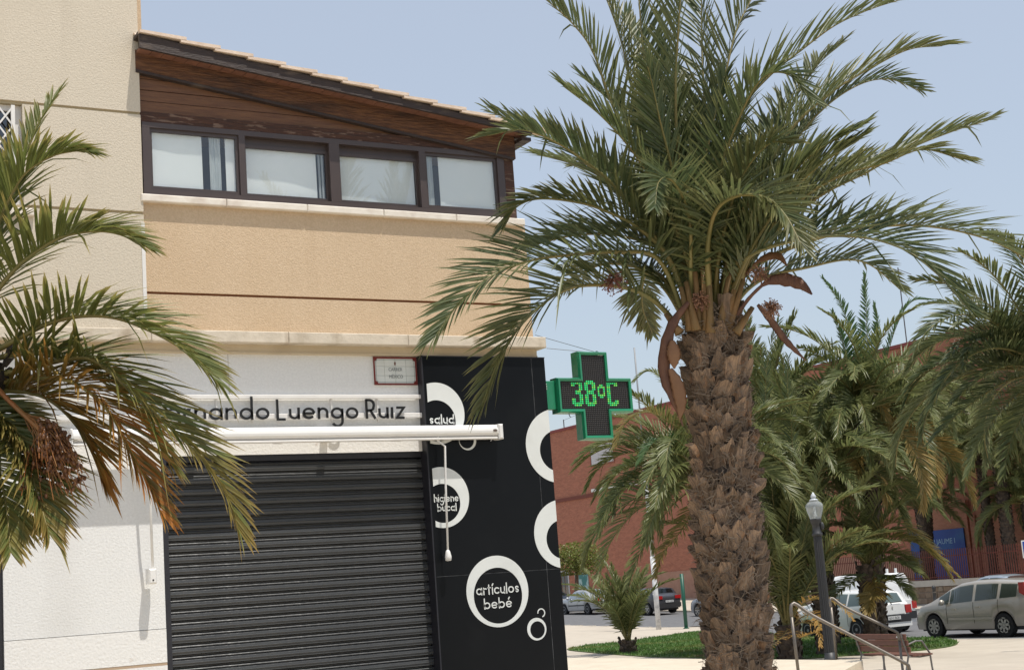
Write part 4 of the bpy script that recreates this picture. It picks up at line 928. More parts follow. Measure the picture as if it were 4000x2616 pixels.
for i in range(11):                         # inner fronds that fill the crown
    a = math.radians(-40+80*(i+.5)/11+RX.uniform(-4, 4)); l_ = RX.uniform(820, 1250); bend = RX.uniform(.0, .28)*(1 if a > 0 else -1)
    pts = [(2780+60*math.sin(a), 1275)]
    for k in range(1, 7):
        f = k/6; aa = a*(.55+.45*f)+bend*f*f; pts.append((2780+60*math.sin(a)+math.sin(aa)*l_*f, 1275-math.cos(aa)*l_*f*(1-.12*f*f*abs(a))))
    put_frond(palm, tp(pts, DM+PS*RX.choice((-.7, .5, 1.2, 1.6))), LEAF, pairs=92, seed=180+i, wd=.0115, Ll=RX.uniform(.40, .48), roll=RX.uniform(-1, 1))
for i, (px, py, qx, qy) in enumerate(((2655,1300,2600,1225),(2700,1290,2660,1120),(2735,1290,2715,1060),(2775,1300,2768,1010),(2810,1290,2850,1060),(2845,1290,2905,1090),(2875,1300,2940,1200),(2760,1290,2745,1040),(2830,1280,2870,1130),(2720,1290,2680,1100))):
    a, b = dep(px, py, DM-.24+.04*(i % 3)), dep(qx, qy, DM-.2); obj('petiole', MB().tube([a, a.lerp(b, .25), b], [.040, .028, .018], 7), STALK_BASE, palm, True)
def spathe(pts, d0, d1, wid, m=SPATHE, parent=palm, name='flower_sheath', s0_=0.0):
    P, _ = catmull(tp(pts, d1*PS, d0*PS), 16); wid *= PS; mb = MB(); n = 8; vs = []; fs = []
    for i, p in enumerate(P):
        f = i/15; g_ = max(0, (f-s0_)/(1-s0_)); w_ = wid*max(.05, math.sin(math.pi*min(1, g_*1.02)))**.7*(1+.12*math.sin(i*2.7)) + .010*(1-f); t = (P[min(15, i+1)]-P[max(0, i-1)]).normalized(); s = t.cross(_f).normalized(); nn = s.cross(t)
        for k in range(n): a = 6.283*k/n; vs.append(p+s*math.cos(a)*w_+nn*math.sin(a)*w_*.35)
    for i in range(15):
        for k in range(n): fs.append((i*n+k, i*n+(k+1) % n, (i+1)*n+(k+1) % n, (i+1)*n+k))
    mb.add(vs, fs); return obj(name, mb, m, parent, True)
spathe([(2690,1180),(2625,1270),(2595,1390),(2600,1480),(2640,1580),(2668,1665)], 12.42, 12.38, .045)
spathe([(2625,1330),(2632,1380),(2634,1440)], 12.36, 12.35, .05, mat('palm_spathe_pale', (.20, .10, .048), .5, (.15, .07, .032), 5))
spathe([(2618,1440),(2645,1500),(2660,1580),(2655,1640)], 12.36, 12.36, .05, bpy.data.materials['palm_spathe_pale'])
spathe([(2880,1230),(2930,1160),(3000,1100),(3070,1092),(3130,1112),(3172,1150)], 12.5, 12.2, .052, s0_=.42)
spathe([(2890,1130),(2920,1060),(2980,1010),(3040,1000),(3075,1040)], 12.8, 12.5, .03, bpy.data.materials['palm_spathe_pale'], s0_=.45)
spathe([(2960,1190),(3010,1250),(3070,1330),(3150,1410)], 12.7, 12.9, .026)
def cluster(c, d, r, n, seed, m=FLOWER):
    mb = MB(); R = random.Random(seed); C_ = dep(*c, d*PS); r *= PS
    for i in range(n):
        u = Vector((R.gauss(0, 1), R.gauss(0, 1), R.gauss(0, 1))).normalized(); p = C_+u*r*R.uniform(0, .5); q = C_+u*r*R.uniform(.6, 1.1)+Vector((0, 0, -r*.3)); e = Vector((R.uniform(-1, 1), R.uniform(-1, 1), R.uniform(-1, 1)))*.0035
        mb.add([p-e, p+e, q+e, q-e], [(0, 1, 2, 3)])
        mb.ball(q, .006, .006, .006, 4, 3)
    return kind(obj('flower_cluster', mb, m, palm), 'stuff')
cf = MB(); RF = random.Random(31)
for i in range(900):                        # dry fibre round the frond bases
    a = RF.uniform(0, 6.283); o = s0*math.cos(a)+n0*math.sin(a); t = axv.cross(o); p = crown+axv*RF.uniform(-.10, .13)+o*RF.uniform(.10, .235); d = (t*RF.uniform(-1, 1)+axv*RF.uniform(-.4, 1)+o*RF.uniform(-.2, .6)).normalized(); l = RF.uniform(.05, .16)
    e = d.cross(o).normalized()*RF.uniform(.0012, .005); cf.add([p-e, p+e, p+d*l*.6+e*.6, p+d*l*.6-e*.6, p+d*l+axv*RF.uniform(-.04, .02)], [(0, 1, 2, 3), (3, 2, 4)])
kind(obj('crown_fibre', cf, FIBRE, palm), 'stuff')
cluster((2735, 1165), 12.45, .085, 170, 1); cluster((3012, 1195), 12.4, .085, 170, 2); cluster((2395, 1090), 12.3, .11, 120, 3, mat('palm_flower_red', (.22, .09, .075), .8))
cluster((2520, 770), 12.6, .10, 80, 4, bpy.data.materials['palm_flower_red']); cluster((2965, 1060), 12.4, .09, 110, 5)

# ------------------------------------------------------------------ the palm at the left edge
lp = thing('palm_tree', 'date palm with drooping orange tipped fronds and a date bunch at the left edge', 'palm tree')
DL = 9.6
lc = dep(-130, 1400, DL); lf_ = dep(-420, 2500, DL); lf_.z = TZ; far_trunk(lp, lf_, lc, .27, 9, TRUNKM)
LEFT = [
 ([(-120,1330),(-60,1150),(-10,950),(45,740),(110,580),(170,450),(228,368)], 10.0, dict(Ll=.27, roll=.7, pairs=60)),
 ([(-120,1340),(-70,1080),(0,860),(60,735),(110,668),(200,612),(290,592),(330,596)], 9.2, dict(Ll=.36, roll=.15, fwd=(60, 16))),
 ([(-120,1350),(-40,1180),(60,1050),(140,985),(220,935),(300,912),(400,905),(480,922),(540,955)], 9.1, dict(Ll=.37, roll=.05, fwd=(66, 18))),
 ([(-120,1400),(-20,1370),(64,1325),(193,1262),(321,1235),(450,1243),(578,1290),(690,1350),(780,1425),(835,1480)], 8.9, dict(Ll=.36, roll=.05, fwd=(66, 20))),
 ([(-120,1450),(0,1460),(100,1440),(250,1405),(350,1400),(437,1460),(546,1562),(674,1678),(771,1774),(867,1903),(925,2050)], 8.7, dict(Ll=.34, roll=.05, tipdry=.25)),
 ([(-110,1470),(0,1490),(120,1480),(200,1476),(290,1495),(385,1562),(450,1646),(514,1774),(578,1890),(625,1990)], 8.8, dict(Ll=.32, roll=.0, dry=.34, tipdry=.75)),
 ([(-120,1560),(-40,1640),(51,1740),(115,1840),(155,1960),(190,2080)], 8.8, dict(Ll=.30, roll=-.1, tipdry=.3)),
 ([(-130,1560),(-80,1680),(-30,1790),(10,1900),(30,2030),(40,2150)], 8.7, dict(Ll=.28, tipdry=.2)),
 ([(-120,1420),(-20,1400),(100,1380),(210,1390),(330,1440),(450,1530),(560,1650),(650,1790)], 9.5, dict(Ll=.34, gap=.3, tipdry=.3)),
 ([(-120,1500),(-30,1520),(90,1530),(190,1560),(280,1640),(350,1750),(400,1880)], 9.4, dict(Ll=.30, dry=.3, gap=.2, tipdry=.4)),
 ([(-130,1330),(-120,1050),(-90,820),(-60,600),(-50,420)], 9.8, dict(Ll=.34)),
 ([(-140,1500),(-100,1560),(-40,1610),(40,1660),(100,1730)], 9.1, dict(Ll=.28, tipdry=.2)),
]
for i, (l, d, k) in enumerate(LEFT):
    kk = dict(pairs=104, seed=300+i, wd=.0118, bare=.18, vee=26, droop=.16); kk.update(k); kk['Ll'] *= 1.36; put_frond(lp, tp(l, d, DL), LEAF_FRONT, **kk)
db = MB(); R = random.Random(8); dates = []
root = dep(30, 1560, 9.3); hub = dep(180, 1700, 9.05)
for i in range(70):
    a = root.lerp(hub, R.uniform(.3, 1)); tx, ty = R.gauss(235, 62), R.uniform(1760, 2010); q = dep(tx, ty, 9.05+R.uniform(-.18, .18)); m_ = a.lerp(q, .5)+Vector((R.uniform(-.03, .05), R.uniform(-.05, .05), .07))
    P, _ = catmull([a, m_, q], 7); db.tube(P, .0026, 4)
    for j in range(6):
        f = R.uniform(.35, 1); c = P[int(f*6)]+Vector((R.uniform(-.022, .022), R.uniform(-.022, .022), R.uniform(-.02, .01))); dates.append(c)
db.tube(catmull([dep(-40, 1480, 9.5), root, hub], 10)[0], .016, 6)
bunch = obj('date_bunch', db, DSTRAND, lp)
dm_ = MB().ball((0, 0, 0), .0115, .0115, .017, 7, 5).mesh('date', DATE, True)
for c in dates[:296]:
    o = link('date', dm_, bunch, c); o.rotation_euler = (R.uniform(-.6, .6), R.uniform(-.6, .6), 0)
rest = MB()
for c in dates[296:]: rest.ball(c, .0115, .0115, .017, 6, 4)
kind(obj('dates_inside', rest, DATE, bunch, True), 'stuff')

# ------------------------------------------------------------------ palms of the lawn island and beyond
GP = 'date palms on the plaza lawn and in the school yard'
def palm_far(label, cpx, depth, r, specs, L, seed, leaf=LEAF_FAR, zb=0.0, trunkm=TRUNKFAR, lean=0, foot_=None):
    c = dep(*cpx, depth); b_ = Vector((c.x, c.y, zb)) if foot_ is None else dep(*foot_, depth)
    b_.z = hY(b_.y) if zb == 0 else zb; t = thing('palm_tree', label, 'palm tree', GP, b_)
    c0 = c-b_
    far_trunk(t, (0, 0, -.05), c0, r, seed, trunkm)
    far_fronds(t, c0, specs, L, leaf, seed); return t, c0
t, c0 = palm_far('leaning date palm seen left of the big trunk with yellowing fronds', (2735, 1900), 36, .22, (('high', 8), ('arch', 15), ('low', 16), ('hang', 8)), 3.3, 21)
R = random.Random(77)
def aim(t, c0, l, depth, d0, leaf, seed, **k):
    base = t.location; P = [dep(x, y, d0+(depth-d0)*i/(len(l)-1))-base for i, (x, y) in enumerate(l)]
    kk = dict(Ll=.5, pairs=84, wd=.0165, r0=.02, bare=.18, seed=seed, droop=.2); kk.update(k); return put_frond(t, P, leaf, **kk)
aim(t, c0, [(2735,1890),(2680,1720),(2600,1640),(2520,1610),(2440,1660),(2405,1740)], 34.5, 36, LEAF_FAR, 1, dry=.25, tipdry=.5)
aim(t, c0, [(2735,1890),(2660,1600),(2590,1480),(2530,1450),(2475,1490)], 35, 36, LEAF_FAR, 2, Ll=.42)
aim(t, c0, [(2735,1890),(2620,1830),(2520,1830),(2440,1880),(2405,1960),(2400,2010)], 34.5, 36, LEAF_FAR, 3)
aim(t, c0, [(2735,1890),(2600,1930),(2480,2000),(2390,2110),(2350,2220),(2335,2270)], 34, 36, LEAF_FAR, 4, Ll=.55)
aim(t, c0, [(2735,1890),(2640,1960),(2560,2060),(2490,2180),(2450,2290)], 34, 36, LEAF_FAR, 5, Ll=.5)
aim(t, c0, [(2735,1890),(2660,1780),(2600,1720),(2540,1740),(2500,1800)], 34.5, 36, LEAF_YOUNG, 6, Ll=.45)
aim(t, c0, [(2735,1890),(2690,2020),(2640,2100),(2590,2160),(2560,2250)], 34, 36, LEAF_FAR, 7, dry=.45, tipdry=.5, Ll=.42)
aim(t, c0, [(2735,1890),(2700,1750),(2690,1650),(2680,1590),(2650,1540)], 36, 36, LEAF_YOUNG, 8, Ll=.45)
# clump right of the big trunk: suckers with upright dark fronds
t, c0 = palm_far('dense low date palm clump with upright dark fronds behind the street lamp', (3075, 2440), 36.5, .3, (('up', 18), ('high', 14)), 4.0, 31)
for i, l in enumerate(([(3070,2430),(3040,2150),(3010,1850),(2990,1600),(3000,1400),(3040,1260)], [(3070,2430),(3090,2150),(3100,1900),(3090,1650),(3075,1500),(3080,1400)], [(3080,2430),(3120,2200),(3170,2000),(3200,1850),(3230,1750)], [(3060,2430),(3020,2200),(2990,2050),(2960,1950),(2940,1900)], [(3080,2430),(3150,2300),(3220,2200),(3290,2150),(3340,2160)], [(3080,2430),(3100,2300),(3130,2150),(3150,2060),(3165,1990)])):
    aim(t, c0, l, 35.4, 36.5, LEAF, 400+i, Ll=.62, wd=.0165, pairs=84)
for i, l in enumerate(([(3085,2440),(3110,2380),(3170,2340),(3240,2345),(3300,2380),(3330,2420)], [(3085,2450),(3130,2410),(3180,2400),(3200,2450),(3205,2520)], [(3085,2450),(3140,2430),(3220,2450),(3290,2470),(3350,2490)], [(3080,2450),(3060,2480),(3020,2520),(2990,2560)], [(3085,2450),(3100,2470),(3120,2490),(3180,2470),(3260,2440)])):
    aim(t, c0, l, 33.9, 36.3, LEAF, 420+i, dry=.95, Ll=.3, gap=.25, pairs=40)
t, c0 = palm_far('date palm with crown just above the street lamp globe', (3160, 1880), 38.5, .24, (('up', 7), ('high', 12), ('arch', 14), ('low', 14), ('hang', 8)), 3.3, 41, LEAF_FAR)
t, c0 = palm_far('tall date palm with bright young centre fronds against the sky', (3385, 1640), 40, .26, (('high', 8), ('arch', 18), ('low', 18), ('hang', 10), ('dry', 9)), 3.5, 51, LEAF_FAR, foot_=(3425, 2480))
for i, l in enumerate(([(3390,1640),(3390,1450),(3385,1250),(3380,1075)], [(3390,1640),(3350,1400),(3290,1200),(3215,1090)], [(3395,1640),(3450,1450),(3500,1280),(3560,1180),(3640,1170)], [(3385,1640),(3330,1480),(3290,1330),(3250,1220)], [(3395,1640),(3420,1430),(3430,1280),(3420,1190)])):
    aim(t, c0, l, 40, 40, LEAF_YOUNG, 440+i, Ll=.42, wd=.02)
for i, l in enumerate(([(3390,1640),(3350,1560),(3330,1530),(3390,1520),(3440,1580),(3480,1680)], [(3390,1640),(3300,1600),(3240,1700),(3215,1830)])):
    aim(t, c0, l, 38.5, 40, LEAF_FAR, 450+i, dry=.35*(1-i), tipdry=.6*(1-i), Ll=.4)
t, c0 = palm_far('date palm leaning into view at the right edge with long pale fronds', (4095, 1470), 24, .25, (('high', 10), ('arch', 14), ('low', 12), ('hang', 6)), 3.0, 61, LEAF)
for i, l in enumerate(([(4095,1470),(3950,1380),(3850,1330),(3760,1340),(3700,1400)], [(4095,1470),(3960,1480),(3860,1530),(3740,1620),(3640,1720)], [(4095,1480),(3980,1540),(3890,1630),(3820,1740),(3780,1850)], [(4095,1470),(3960,1330),(3880,1260),(3810,1240),(3740,1270)], [(4095,1480),(4010,1600),(3950,1720),(3920,1850)], [(4095,1470),(3990,1430),(3900,1440),(3800,1500),(3720,1570)])):
    aim(t, c0, l, 22.8, 24, LEAF, 470+i, Ll=.42, wd=.015, pairs=64)
t, c0 = palm_far('short date palm with yellow tipped fronds standing before the white van', (3378, 2205), 38.5, .215, (('up', 5), ('high', 7)), 1.7, 71, LEAF_FAR)
for i, (l, k) in enumerate((([(3395,2205),(3430,2080),(3500,2040),(3580,2090),(3650,2160),(3730,2240)], dict(dry=.3, tipdry=.7)), ([(3395,2205),(3450,2110),(3540,2100),(3620,2150),(3680,2200)], dict(dry=.2, tipdry=.5)), ([(3395,2215),(3440,2260),(3500,2270),(3560,2330)], {}), ([(3395,2215),(3340,2160),(3270,2180),(3230,2240)], {}), ([(3395,2215),(3350,2260),(3290,2300),(3250,2340)], {}), ([(3395,2215),(3460,2190),(3520,2200),(3580,2230)], {}), ([(3395,2215),(3420,2300),(3400,2340),(3390,2390)], dict(dry=.8)))):
    aim(t, c0, l, 37.3, 38.5, LEAF_FAR, 490+i, Ll=.50, **k)
for i, (l, k) in enumerate((([(3378,2205),(3440,2050),(3530,1960),(3620,1950),(3690,2020)], {}), ([(3378,2205),(3350,2050),(3300,1980),(3230,1960),(3180,2000)], {}), ([(3378,2205),(3400,2040),(3450,1930),(3520,1890),(3590,1920)], {}), ([(3378,2205),(3480,2120),(3580,2120),(3660,2180),(3710,2250)], dict(dry=.25, tipdry=.6)), ([(3378,2205),(3450,2160),(3540,2180),(3600,2240)], dict(tipdry=.4)), ([(3378,2205),(3300,2110),(3220,2110),(3150,2170)], {}), ([(3378,2205),(3360,2010),(3370,1900),(3420,1830)], {}))):
    aim(t, c0, l, 37.6, 38.5, LEAF_FAR, 530+i, Ll=.52, **k)
t, c0 = palm_far('small bushy young palm on the lawn tip near the road', (2452, 2500), 46.5, .26, (('up', 18), ('high', 11)), 2.5, 81, LEAF_FAR)
for lab, cpx, d, r, sp, L, sd_ in (
    ('date palm with crown level with the top of the street lamp, behind the clump', (3185, 1900), 43, .24, (('up', 6), ('high', 14), ('arch', 18), ('low', 16), ('hang', 8)), 3.4, 111),
    ('date palm close behind the big trunk on its right side', (3010, 1700), 42, .24, (('up', 8), ('high', 14), ('arch', 14), ('low', 12), ('hang', 8)), 3.4, 112),
    ('date palm in the middle distance between the tall palm and the right edge palm', (3610, 1640), 77, .22, (('high', 10), ('arch', 18), ('low', 16), ('hang', 8)), 4.8, 113)):
    palm_far(lab, cpx, d, r, sp, L, sd_, LEAF_FAR, foot_=(3635, 2330) if sd_ == 113 else None)
# behind the school fence
YD = 1.0
for i, (lab, cpx, d, r, sp, L) in enumerate((
    ('small palm behind the fence beside the blue banner', (3598, 1990), 75.5, .27, (('high', 8), ('arch', 12), ('low', 11)), 2.5),
    ('slim palm trunk behind the fence right of the blue banner', (3828, 1790), 73, .22, (('high', 8), ('arch', 14), ('low', 14), ('hang', 8)), 3.0),
    ('thick palm trunk behind the fence, the rightmost trunk', (3893, 1740), 71.5, .32, (('high', 9), ('arch', 14), ('low', 14), ('hang', 9)), 3.2),
    ('palm with spreading crown behind the fence by the brick facade', (3560, 1780), 77, .27, (('high', 9), ('arch', 14), ('low', 11)), 3.0),
    ('grey green palm at the far right behind the parking sign', (4010, 1960), 71, .28, (('high', 9), ('arch', 16), ('low', 16), ('hang', 11)), 2.9))):
    palm_far(lab, cpx, d, r, sp, L*1.13, 91+i, LEAF_FAR, .0, foot_=(3648, 2330) if i == 3 else None)

# ------------------------------------------------------------------ clipped ball tree before the school
bt = thing('street_tree', 'round clipped street tree with yellow green crown before the brick school', 'tree')
cb = dep(2250, 2185, 95); bs = Vector((cb.x-.35, cb.y, hY(cb.y)))
tm = MB(); tm.tube([bs, bs.lerp(cb, .5)+Vector((.1, 0, 0)), cb+Vector((0, 0, -.4))], [.17, .13, .1], 8)
for k in range(6):
    a = k*1.05; tm.tube([cb+Vector((0, 0, -.8)), cb+Vector((math.cos(a)*.7, math.sin(a)*.7, -.1)), cb+Vector((math.cos(a)*1.3, math.sin(a)*1.3, .4))], [.07, .045, .02], 6)
obj('trunk', tm, mat('tree_bark', (.16, .105, .075), .9, (.10, .07, .05), 9, .5, 20), bt)
LEAFT = leafmat('tree_leaf', (.085, .11, .018), (.19, .21, .04), (.2, .2, .05), (.2, .15, .05), .2, .25, .5)
cm = MB(); R = random.Random(6)
for i in range(7000):
    u = Vector((R.gauss(0, 1), R.gauss(0, 1), R.gauss(0, 1))).normalized(); rr = R.random()**.35
    k = 1+.12*noise.noise(u*3)
    p = cb+Vector((u.x*2.15*rr*k, u.y*2.15*rr*k, max(-.92, u.z*1.14*rr*k)))
    if noise.noise(p*1.6) > .28 and rr > .6: continue
    a = Vector((R.uniform(-1, 1), R.uniform(-1, 1), R.uniform(-.6, .6))).normalized()*R.uniform(.05, .11); b = a.cross(Vector((R.uniform(-1, 1), R.uniform(-1, 1), 1)).normalized()).normalized()*R.uniform(.03, .06)
    t_ = (R.random(), R.random()*.6, 0, 1); cm.add([p-a, p+b, p+a, p-b], [(0, 1, 2, 3)], [t_]*4)
obj('crown', cm, LEAFT, bt)

# ------------------------------------------------------------------ school building, wall, fence, banner
sb = thing('school_building', 'long red brick school building across the street', 'building')
BX = 60.0
def bx_(px, py, X=BX): d = ray(px, py); return CAM+d*(X/d.x)
zr = bx_(2300, 1657).z; yl = bx_(2138, 1700).y
obj('wall', MB().box((BX, 20, .0), (BX+18, yl, zr)), BRICK, sb)
obj('roof_edge', MB().box((BX-.12, 19.9, zr+.002), (BX+18, yl+.1, zr+.2)), mat('roof_edge_red', (.22, .045, .04), .7), sb)
zb1 = bx_(2300, 1927).z
obj('string_course', MB().box((BX-.10, 20, zb1-.28), (BX-.003, yl-.02, zb1-.03)), mat('dark_brick', (.17, .05, .035), .9), sb)
a, b = bx_(2316, 1915), bx_(2520, 1880)
obj('ledge', MB().box((BX-.16, b.y, a.z-.12), (BX-.004, a.y, a.z+.1)), OFFWHITE, sb)
PALEWIN = mat('pale_shutter', (.52, .50, .50), .6, (.56, .54, .54), 3)
def school_window(tl, br, n=3):
    a, b = bx_(*tl), bx_(*br); y0, y1, z0, z1 = b.y, a.y, b.z, a.z
    f = obj('window', MB().box((BX-.05, y0-.1, z0-.1), (BX-.003, y0, z1+.1)).box((BX-.05, y1, z0-.1), (BX-.003, y1+.1, z1+.1)).box((BX-.05, y0, z1), (BX-.003, y1, z1+.1)).box((BX-.05, y0, z0-.1), (BX-.003, y1, z0)), mat('brick_reveal', (.26, .09, .06), .9), sb)
    for i in range(n): obj('pane', MB().box((BX-.03, y0+(y1-y0)*i/n+.02, z0+.02), (BX-.002, y0+(y1-y0)*(i+1)/n-.02, z1-.02)), PALEWIN, f)
school_window((2306, 1744), (2399, 1800)); school_window((2478, 1704), (2530, 1752), 2); school_window((2580, 1725), (2640, 1760), 2); school_window((3150, 1640), (3190, 1700), 2); school_window((3800, 1730), (3850, 1800), 2)
dg = glassmat('school_glass', (.10, .13, .13), .15)
a, b = bx_(2168, 2238), bx_(2226, 2330); gf = obj('window', MB().box((BX-.06, b.y, a.z), (BX-.003, a.y, a.z+.15)).box((BX-.05, b.y-.12, 0), (BX-.003, b.y, a.z)), PALEWIN, sb)
for i in range(4): obj('pane', MB().box((BX-.03, b.y+(a.y-b.y)*i/4+.04, .3), (BX-.004, b.y+(a.y-b.y)*(i+1)/4-.04, a.z-.03)), dg, gf)
a, b = bx_(2246, 2236), bx_(2305, 2330)
obj('mural_panel', MB().box((BX-.05, b.y, .1), (BX-.004, a.y, a.z)), overlay(mat('mural_teal', (.34, .48, .46), .7), (.03, .16, .15), .9, .48, .54, .95), sb)
a, b = bx_(2330, 2240), bx_(2520, 2330)
obj('plinth', MB().box((BX-.04, 20, .0), (BX-.002, b.y, 2.6)), mat('plinth_render', (.42, .24, .17), .9, (.36, .19, .13), 2), sb)
obj('brick_pier', MB().box((BX-.5, bx_(3830, 2000).y, 0), (BX-.002, bx_(3810, 2000).y, bx_(3820, 2010).z)).box((BX-.4, bx_(3855, 1990, BX).y, 0), (BX-.003, bx_(3832, 1990).y, bx_(3840, 1955).z)), BRICK_L, sb)
obj('entrance_wall', MB().box((BX-1.2, bx_(4080, 2000).y, 0), (BX-.6, bx_(3925, 2000).y, bx_(3950, 2005, BX-1).z)), BRICK_L, sb)
obj('annex_wall', MB().box((BX-.25, bx_(3800, 2100).y, 0), (BX-.002, bx_(3620, 2100).y, bx_(3700, 1960).z)), BRICK_L, sb)
rs = thing('far_house', 'pale orange house showing between the black panel and the school', 'house')
q = dep(2146, 1755, 128); obj('wall', MB().box((q.x-3, q.y, 0), (q.x+2, q.y+8, bx_(2140, 1712).z*1.12)), mat('far_house_wall', (.62, .32, .2), .9), rs)
for k in range(4): obj('balcony_slab', MB().box((q.x-3, q.y-.5, 6.4+k*1.8), (q.x+2, q.y-.002, 6.8+k*1.8)), OFFWHITE, rs)
mast = thing('aerial_mast', 'thin tall aerial mast rising over the school roof', 'aerial')
a, b = dep(3540, 1320, 86), dep(3523, 1035, 86); obj('mast', MB().tube([(a.x, a.y, zr-.05), (a.x, a.y, b.z)], .035, 6), WIRE, mast)
obj('crossbar', MB().tube([dep(3508, 1052, 86), dep(3560, 1072, 86)], .02, 5), WIRE, mast)
ra = thing('roof_aerial', 'small roof aerial with a wire on the school roof edge', 'aerial')
a = bx_(2192, 1687); obj('post', MB().tube([(BX+.3, a.y, zr+.19), (BX+.3, a.y, zr+.9)], .04, 6), WIRE, ra)
obj('wire', MB().tube([(BX+.3, a.y, zr+.85), (BX+.3, a.y-6, zr+1.3)], .012, 4), WIRE, ra)
ban = thing('school_banner', 'blue banner reading CEIP JAUME I on the school wall', 'banner')
a, b = bx_(3640, 2072, BX-.3), bx_(3784, 2225, BX-.3); XB = BX-.34
BL = overlay(mat('banner_blue', (.012, .05, .24), .6, (.016, .06, .28), .8), (.03, .16, .30), .5, .55, .7, .6)
obj('cloth', MB().box((XB, b.y, 1.1), (XB+.06, a.y+1.7, a.z)), BL, ban)
tm_ = link('lettering', text_mesh('CEIP JAUME I', .40, mat('banner_print', (.30, .46, .58), .6), 'RIGHT'), ban)
mid = bx_(3733, 2119, XB); tm_.location = (XB-.004, mid.y, mid.z); tm_.rotation_euler = (math.radians(90), 0, math.radians(-90))
fx = 54.0; capz = bx_(3690, 2262, fx).z
sw = thing('stone_wall', 'low rubble stone wall with pale coping under the red fence', 'wall')
obj('coping', MB().box((fx-.06, 22, capz-.30), (fx+.35, 66, capz)), KERB, sw)
obj('core', MB().box((fx+.03, 22, 0), (fx+.3, 66, capz-.3)), mat('wall_mortar', (.24, .18, .13), .95), sw)
STN = [mat('rubble_stone_'+'abc'[i], c, .9, tuple(v*.75 for v in c), 5, .5, 12) for i, c in enumerate(((.33, .23, .15), (.38, .29, .2), (.27, .18, .115)))]
R = random.Random(12); rest = MB(); hh = capz-.3; cnt = 0
for row in range(3):
    y = 22+R.random()*.2
    while y < 65.8:
        wd = R.uniform(.3, .62); z0, z1 = hh*row/3+.012, hh*(row+1)/3-.012
        J = lambda k: R.uniform(-k, k)
        e = .03; o_ = R.uniform(-.02, .03)
        vs = [(fx-.01+o_, y+e+J(.02), z0+e), (fx-.01+o_, y+wd-e+J(.02), z0+e+J(.02)), (fx-.01+o_, y+wd-e+J(.02), z1-e+J(.02)), (fx-.01+o_, y+e, z1-e+J(.02)), (fx+.05, y, z0), (fx+.05, y+wd-.015, z0), (fx+.05, y+wd-.015, z1), (fx+.05, y, z1)]
        fs = [(0, 3, 2, 1), (0, 1, 5, 4), (1, 2, 6, 5), (2, 3, 7, 6), (3, 0, 4, 7)]
        if 34 < y < 60 and cnt < 290: obj('stone', MB().add(vs, fs), STN[R.randrange(3)], sw); cnt += 1
        else: rest.add(vs, fs)
        y += wd
kind(obj('stonework', rest, STN[0], sw), 'stuff')
FRED = mat('fence_red', (.14, .035, .025), .6, (.18, .05, .03), 4)
fe = thing('railing_fence', 'dark red upright railing fence on the stone wall', 'fence')
ft = bx_(3930, 2125, fx).z
obj('rail', MB().box((fx+.11, 24, capz+.1), (fx+.15, 64.5, capz+.15)).box((fx+.11, 24, ft-.35), (fx+.15, 64.5, ft-.3)), FRED, fe)
bar = MB().box((-.016, -.016, 0), (.016, .016, ft-capz)).mesh('railing_bar', FRED)
for i in range(288): link('railing_bar', bar, fe, (fx+.10-.005, 24.2+i*.14, capz+.002))

# ------------------------------------------------------------------ street furniture
lamp = thing('street_lamp', 'dark fluted street lamp with a glass urn globe on the lawn edge', 'street lamp')
DLm = 31.5; lb = dep(3247, 2600, DLm); lb.z = 0; ltop = dep(3180, 1915, DLm); LH = ltop.z
lamp.location = lb; s_ = LH/4.1
pole = MB(); 
def flute(prof, n=16):
    vs, fs = [], []
    for r, z in prof:
        for k in range(n*2):
            a = math.pi*k/n; rr = r*(1 if k % 2 else .86); vs.append((rr*math.cos(a), rr*math.sin(a), z))
    m2 = n*2
    for i in range(len(prof)-1):
        for k in range(m2): fs.append((i*m2+k, i*m2+(k+1) % m2, (i+1)*m2+(k+1) % m2, (i+1)*m2+k))
    return vs, fs
zg = LH-.575
pole.add(*flute([(.108, .42), (.105, 1.2), (.092, zg-.42), (.088, zg-.36)]))
obj('pole', pole, IRON, lamp)
obj('base', MB().lathe([(.15, -.05), (.15, .12), (.135, .14), (.125, .26), (.14, .275), (.14, .30), (.12, .32), (.113, .43)], (0, 0, 0), 18), IRON, lamp, True)
obj('collar', MB().lathe([(.095, zg-.37), (.115, zg-.35), (.115, zg-.31), (.092, zg-.29), (.092, zg-.12), (.115, zg-.09), (.12, zg-.02), (.125, zg)], (0, 0, 0), 18), IRON, lamp, True)
obj('photocell', MB().ball((.075, -.10, zg-.16), .045, .045, .085, 10, 8), IRON, lamp, True)
def globe_mat():
    m = glassmat('globe_glass', (.80, .83, .84), .10); n = m.node_tree.nodes; L = m.node_tree.links
    mx = next(x for x in n if x.type == 'MIX_SHADER'); o = next(x for x in n if x.type == 'OUTPUT_MATERIAL')
    d = n.new('ShaderNodeBsdfTranslucent'); d.inputs[0].default_value = (.7, .74, .74, 1); d2 = n.new('ShaderNodeBsdfDiffuse'); d2.inputs[0].default_value = (.6, .62, .62, 1)
    a2 = n.new('ShaderNodeMixShader'); a2.inputs[0].default_value = .5; L.new(d.outputs[0], a2.inputs[1]); L.new(d2.outputs[0], a2.inputs[2])
    m2 = n.new('ShaderNodeMixShader'); m2.inputs[0].default_value = .32; L.new(mx.outputs[0], m2.inputs[1]); L.new(a2.outputs[0], m2.inputs[2]); L.new(m2.outputs[0], o.inputs[0]); return m
gl = [(.118, .001), (.122, .02), (.15, .10), (.178, .20), (.188, .265), (.178, .31), (.14, .35), (.10, .375), (.085, .40)]
obj('globe', MB().lathe([(r, zg+z) for r, z in gl], (0, 0, 0), 24), globe_mat(), lamp, True)
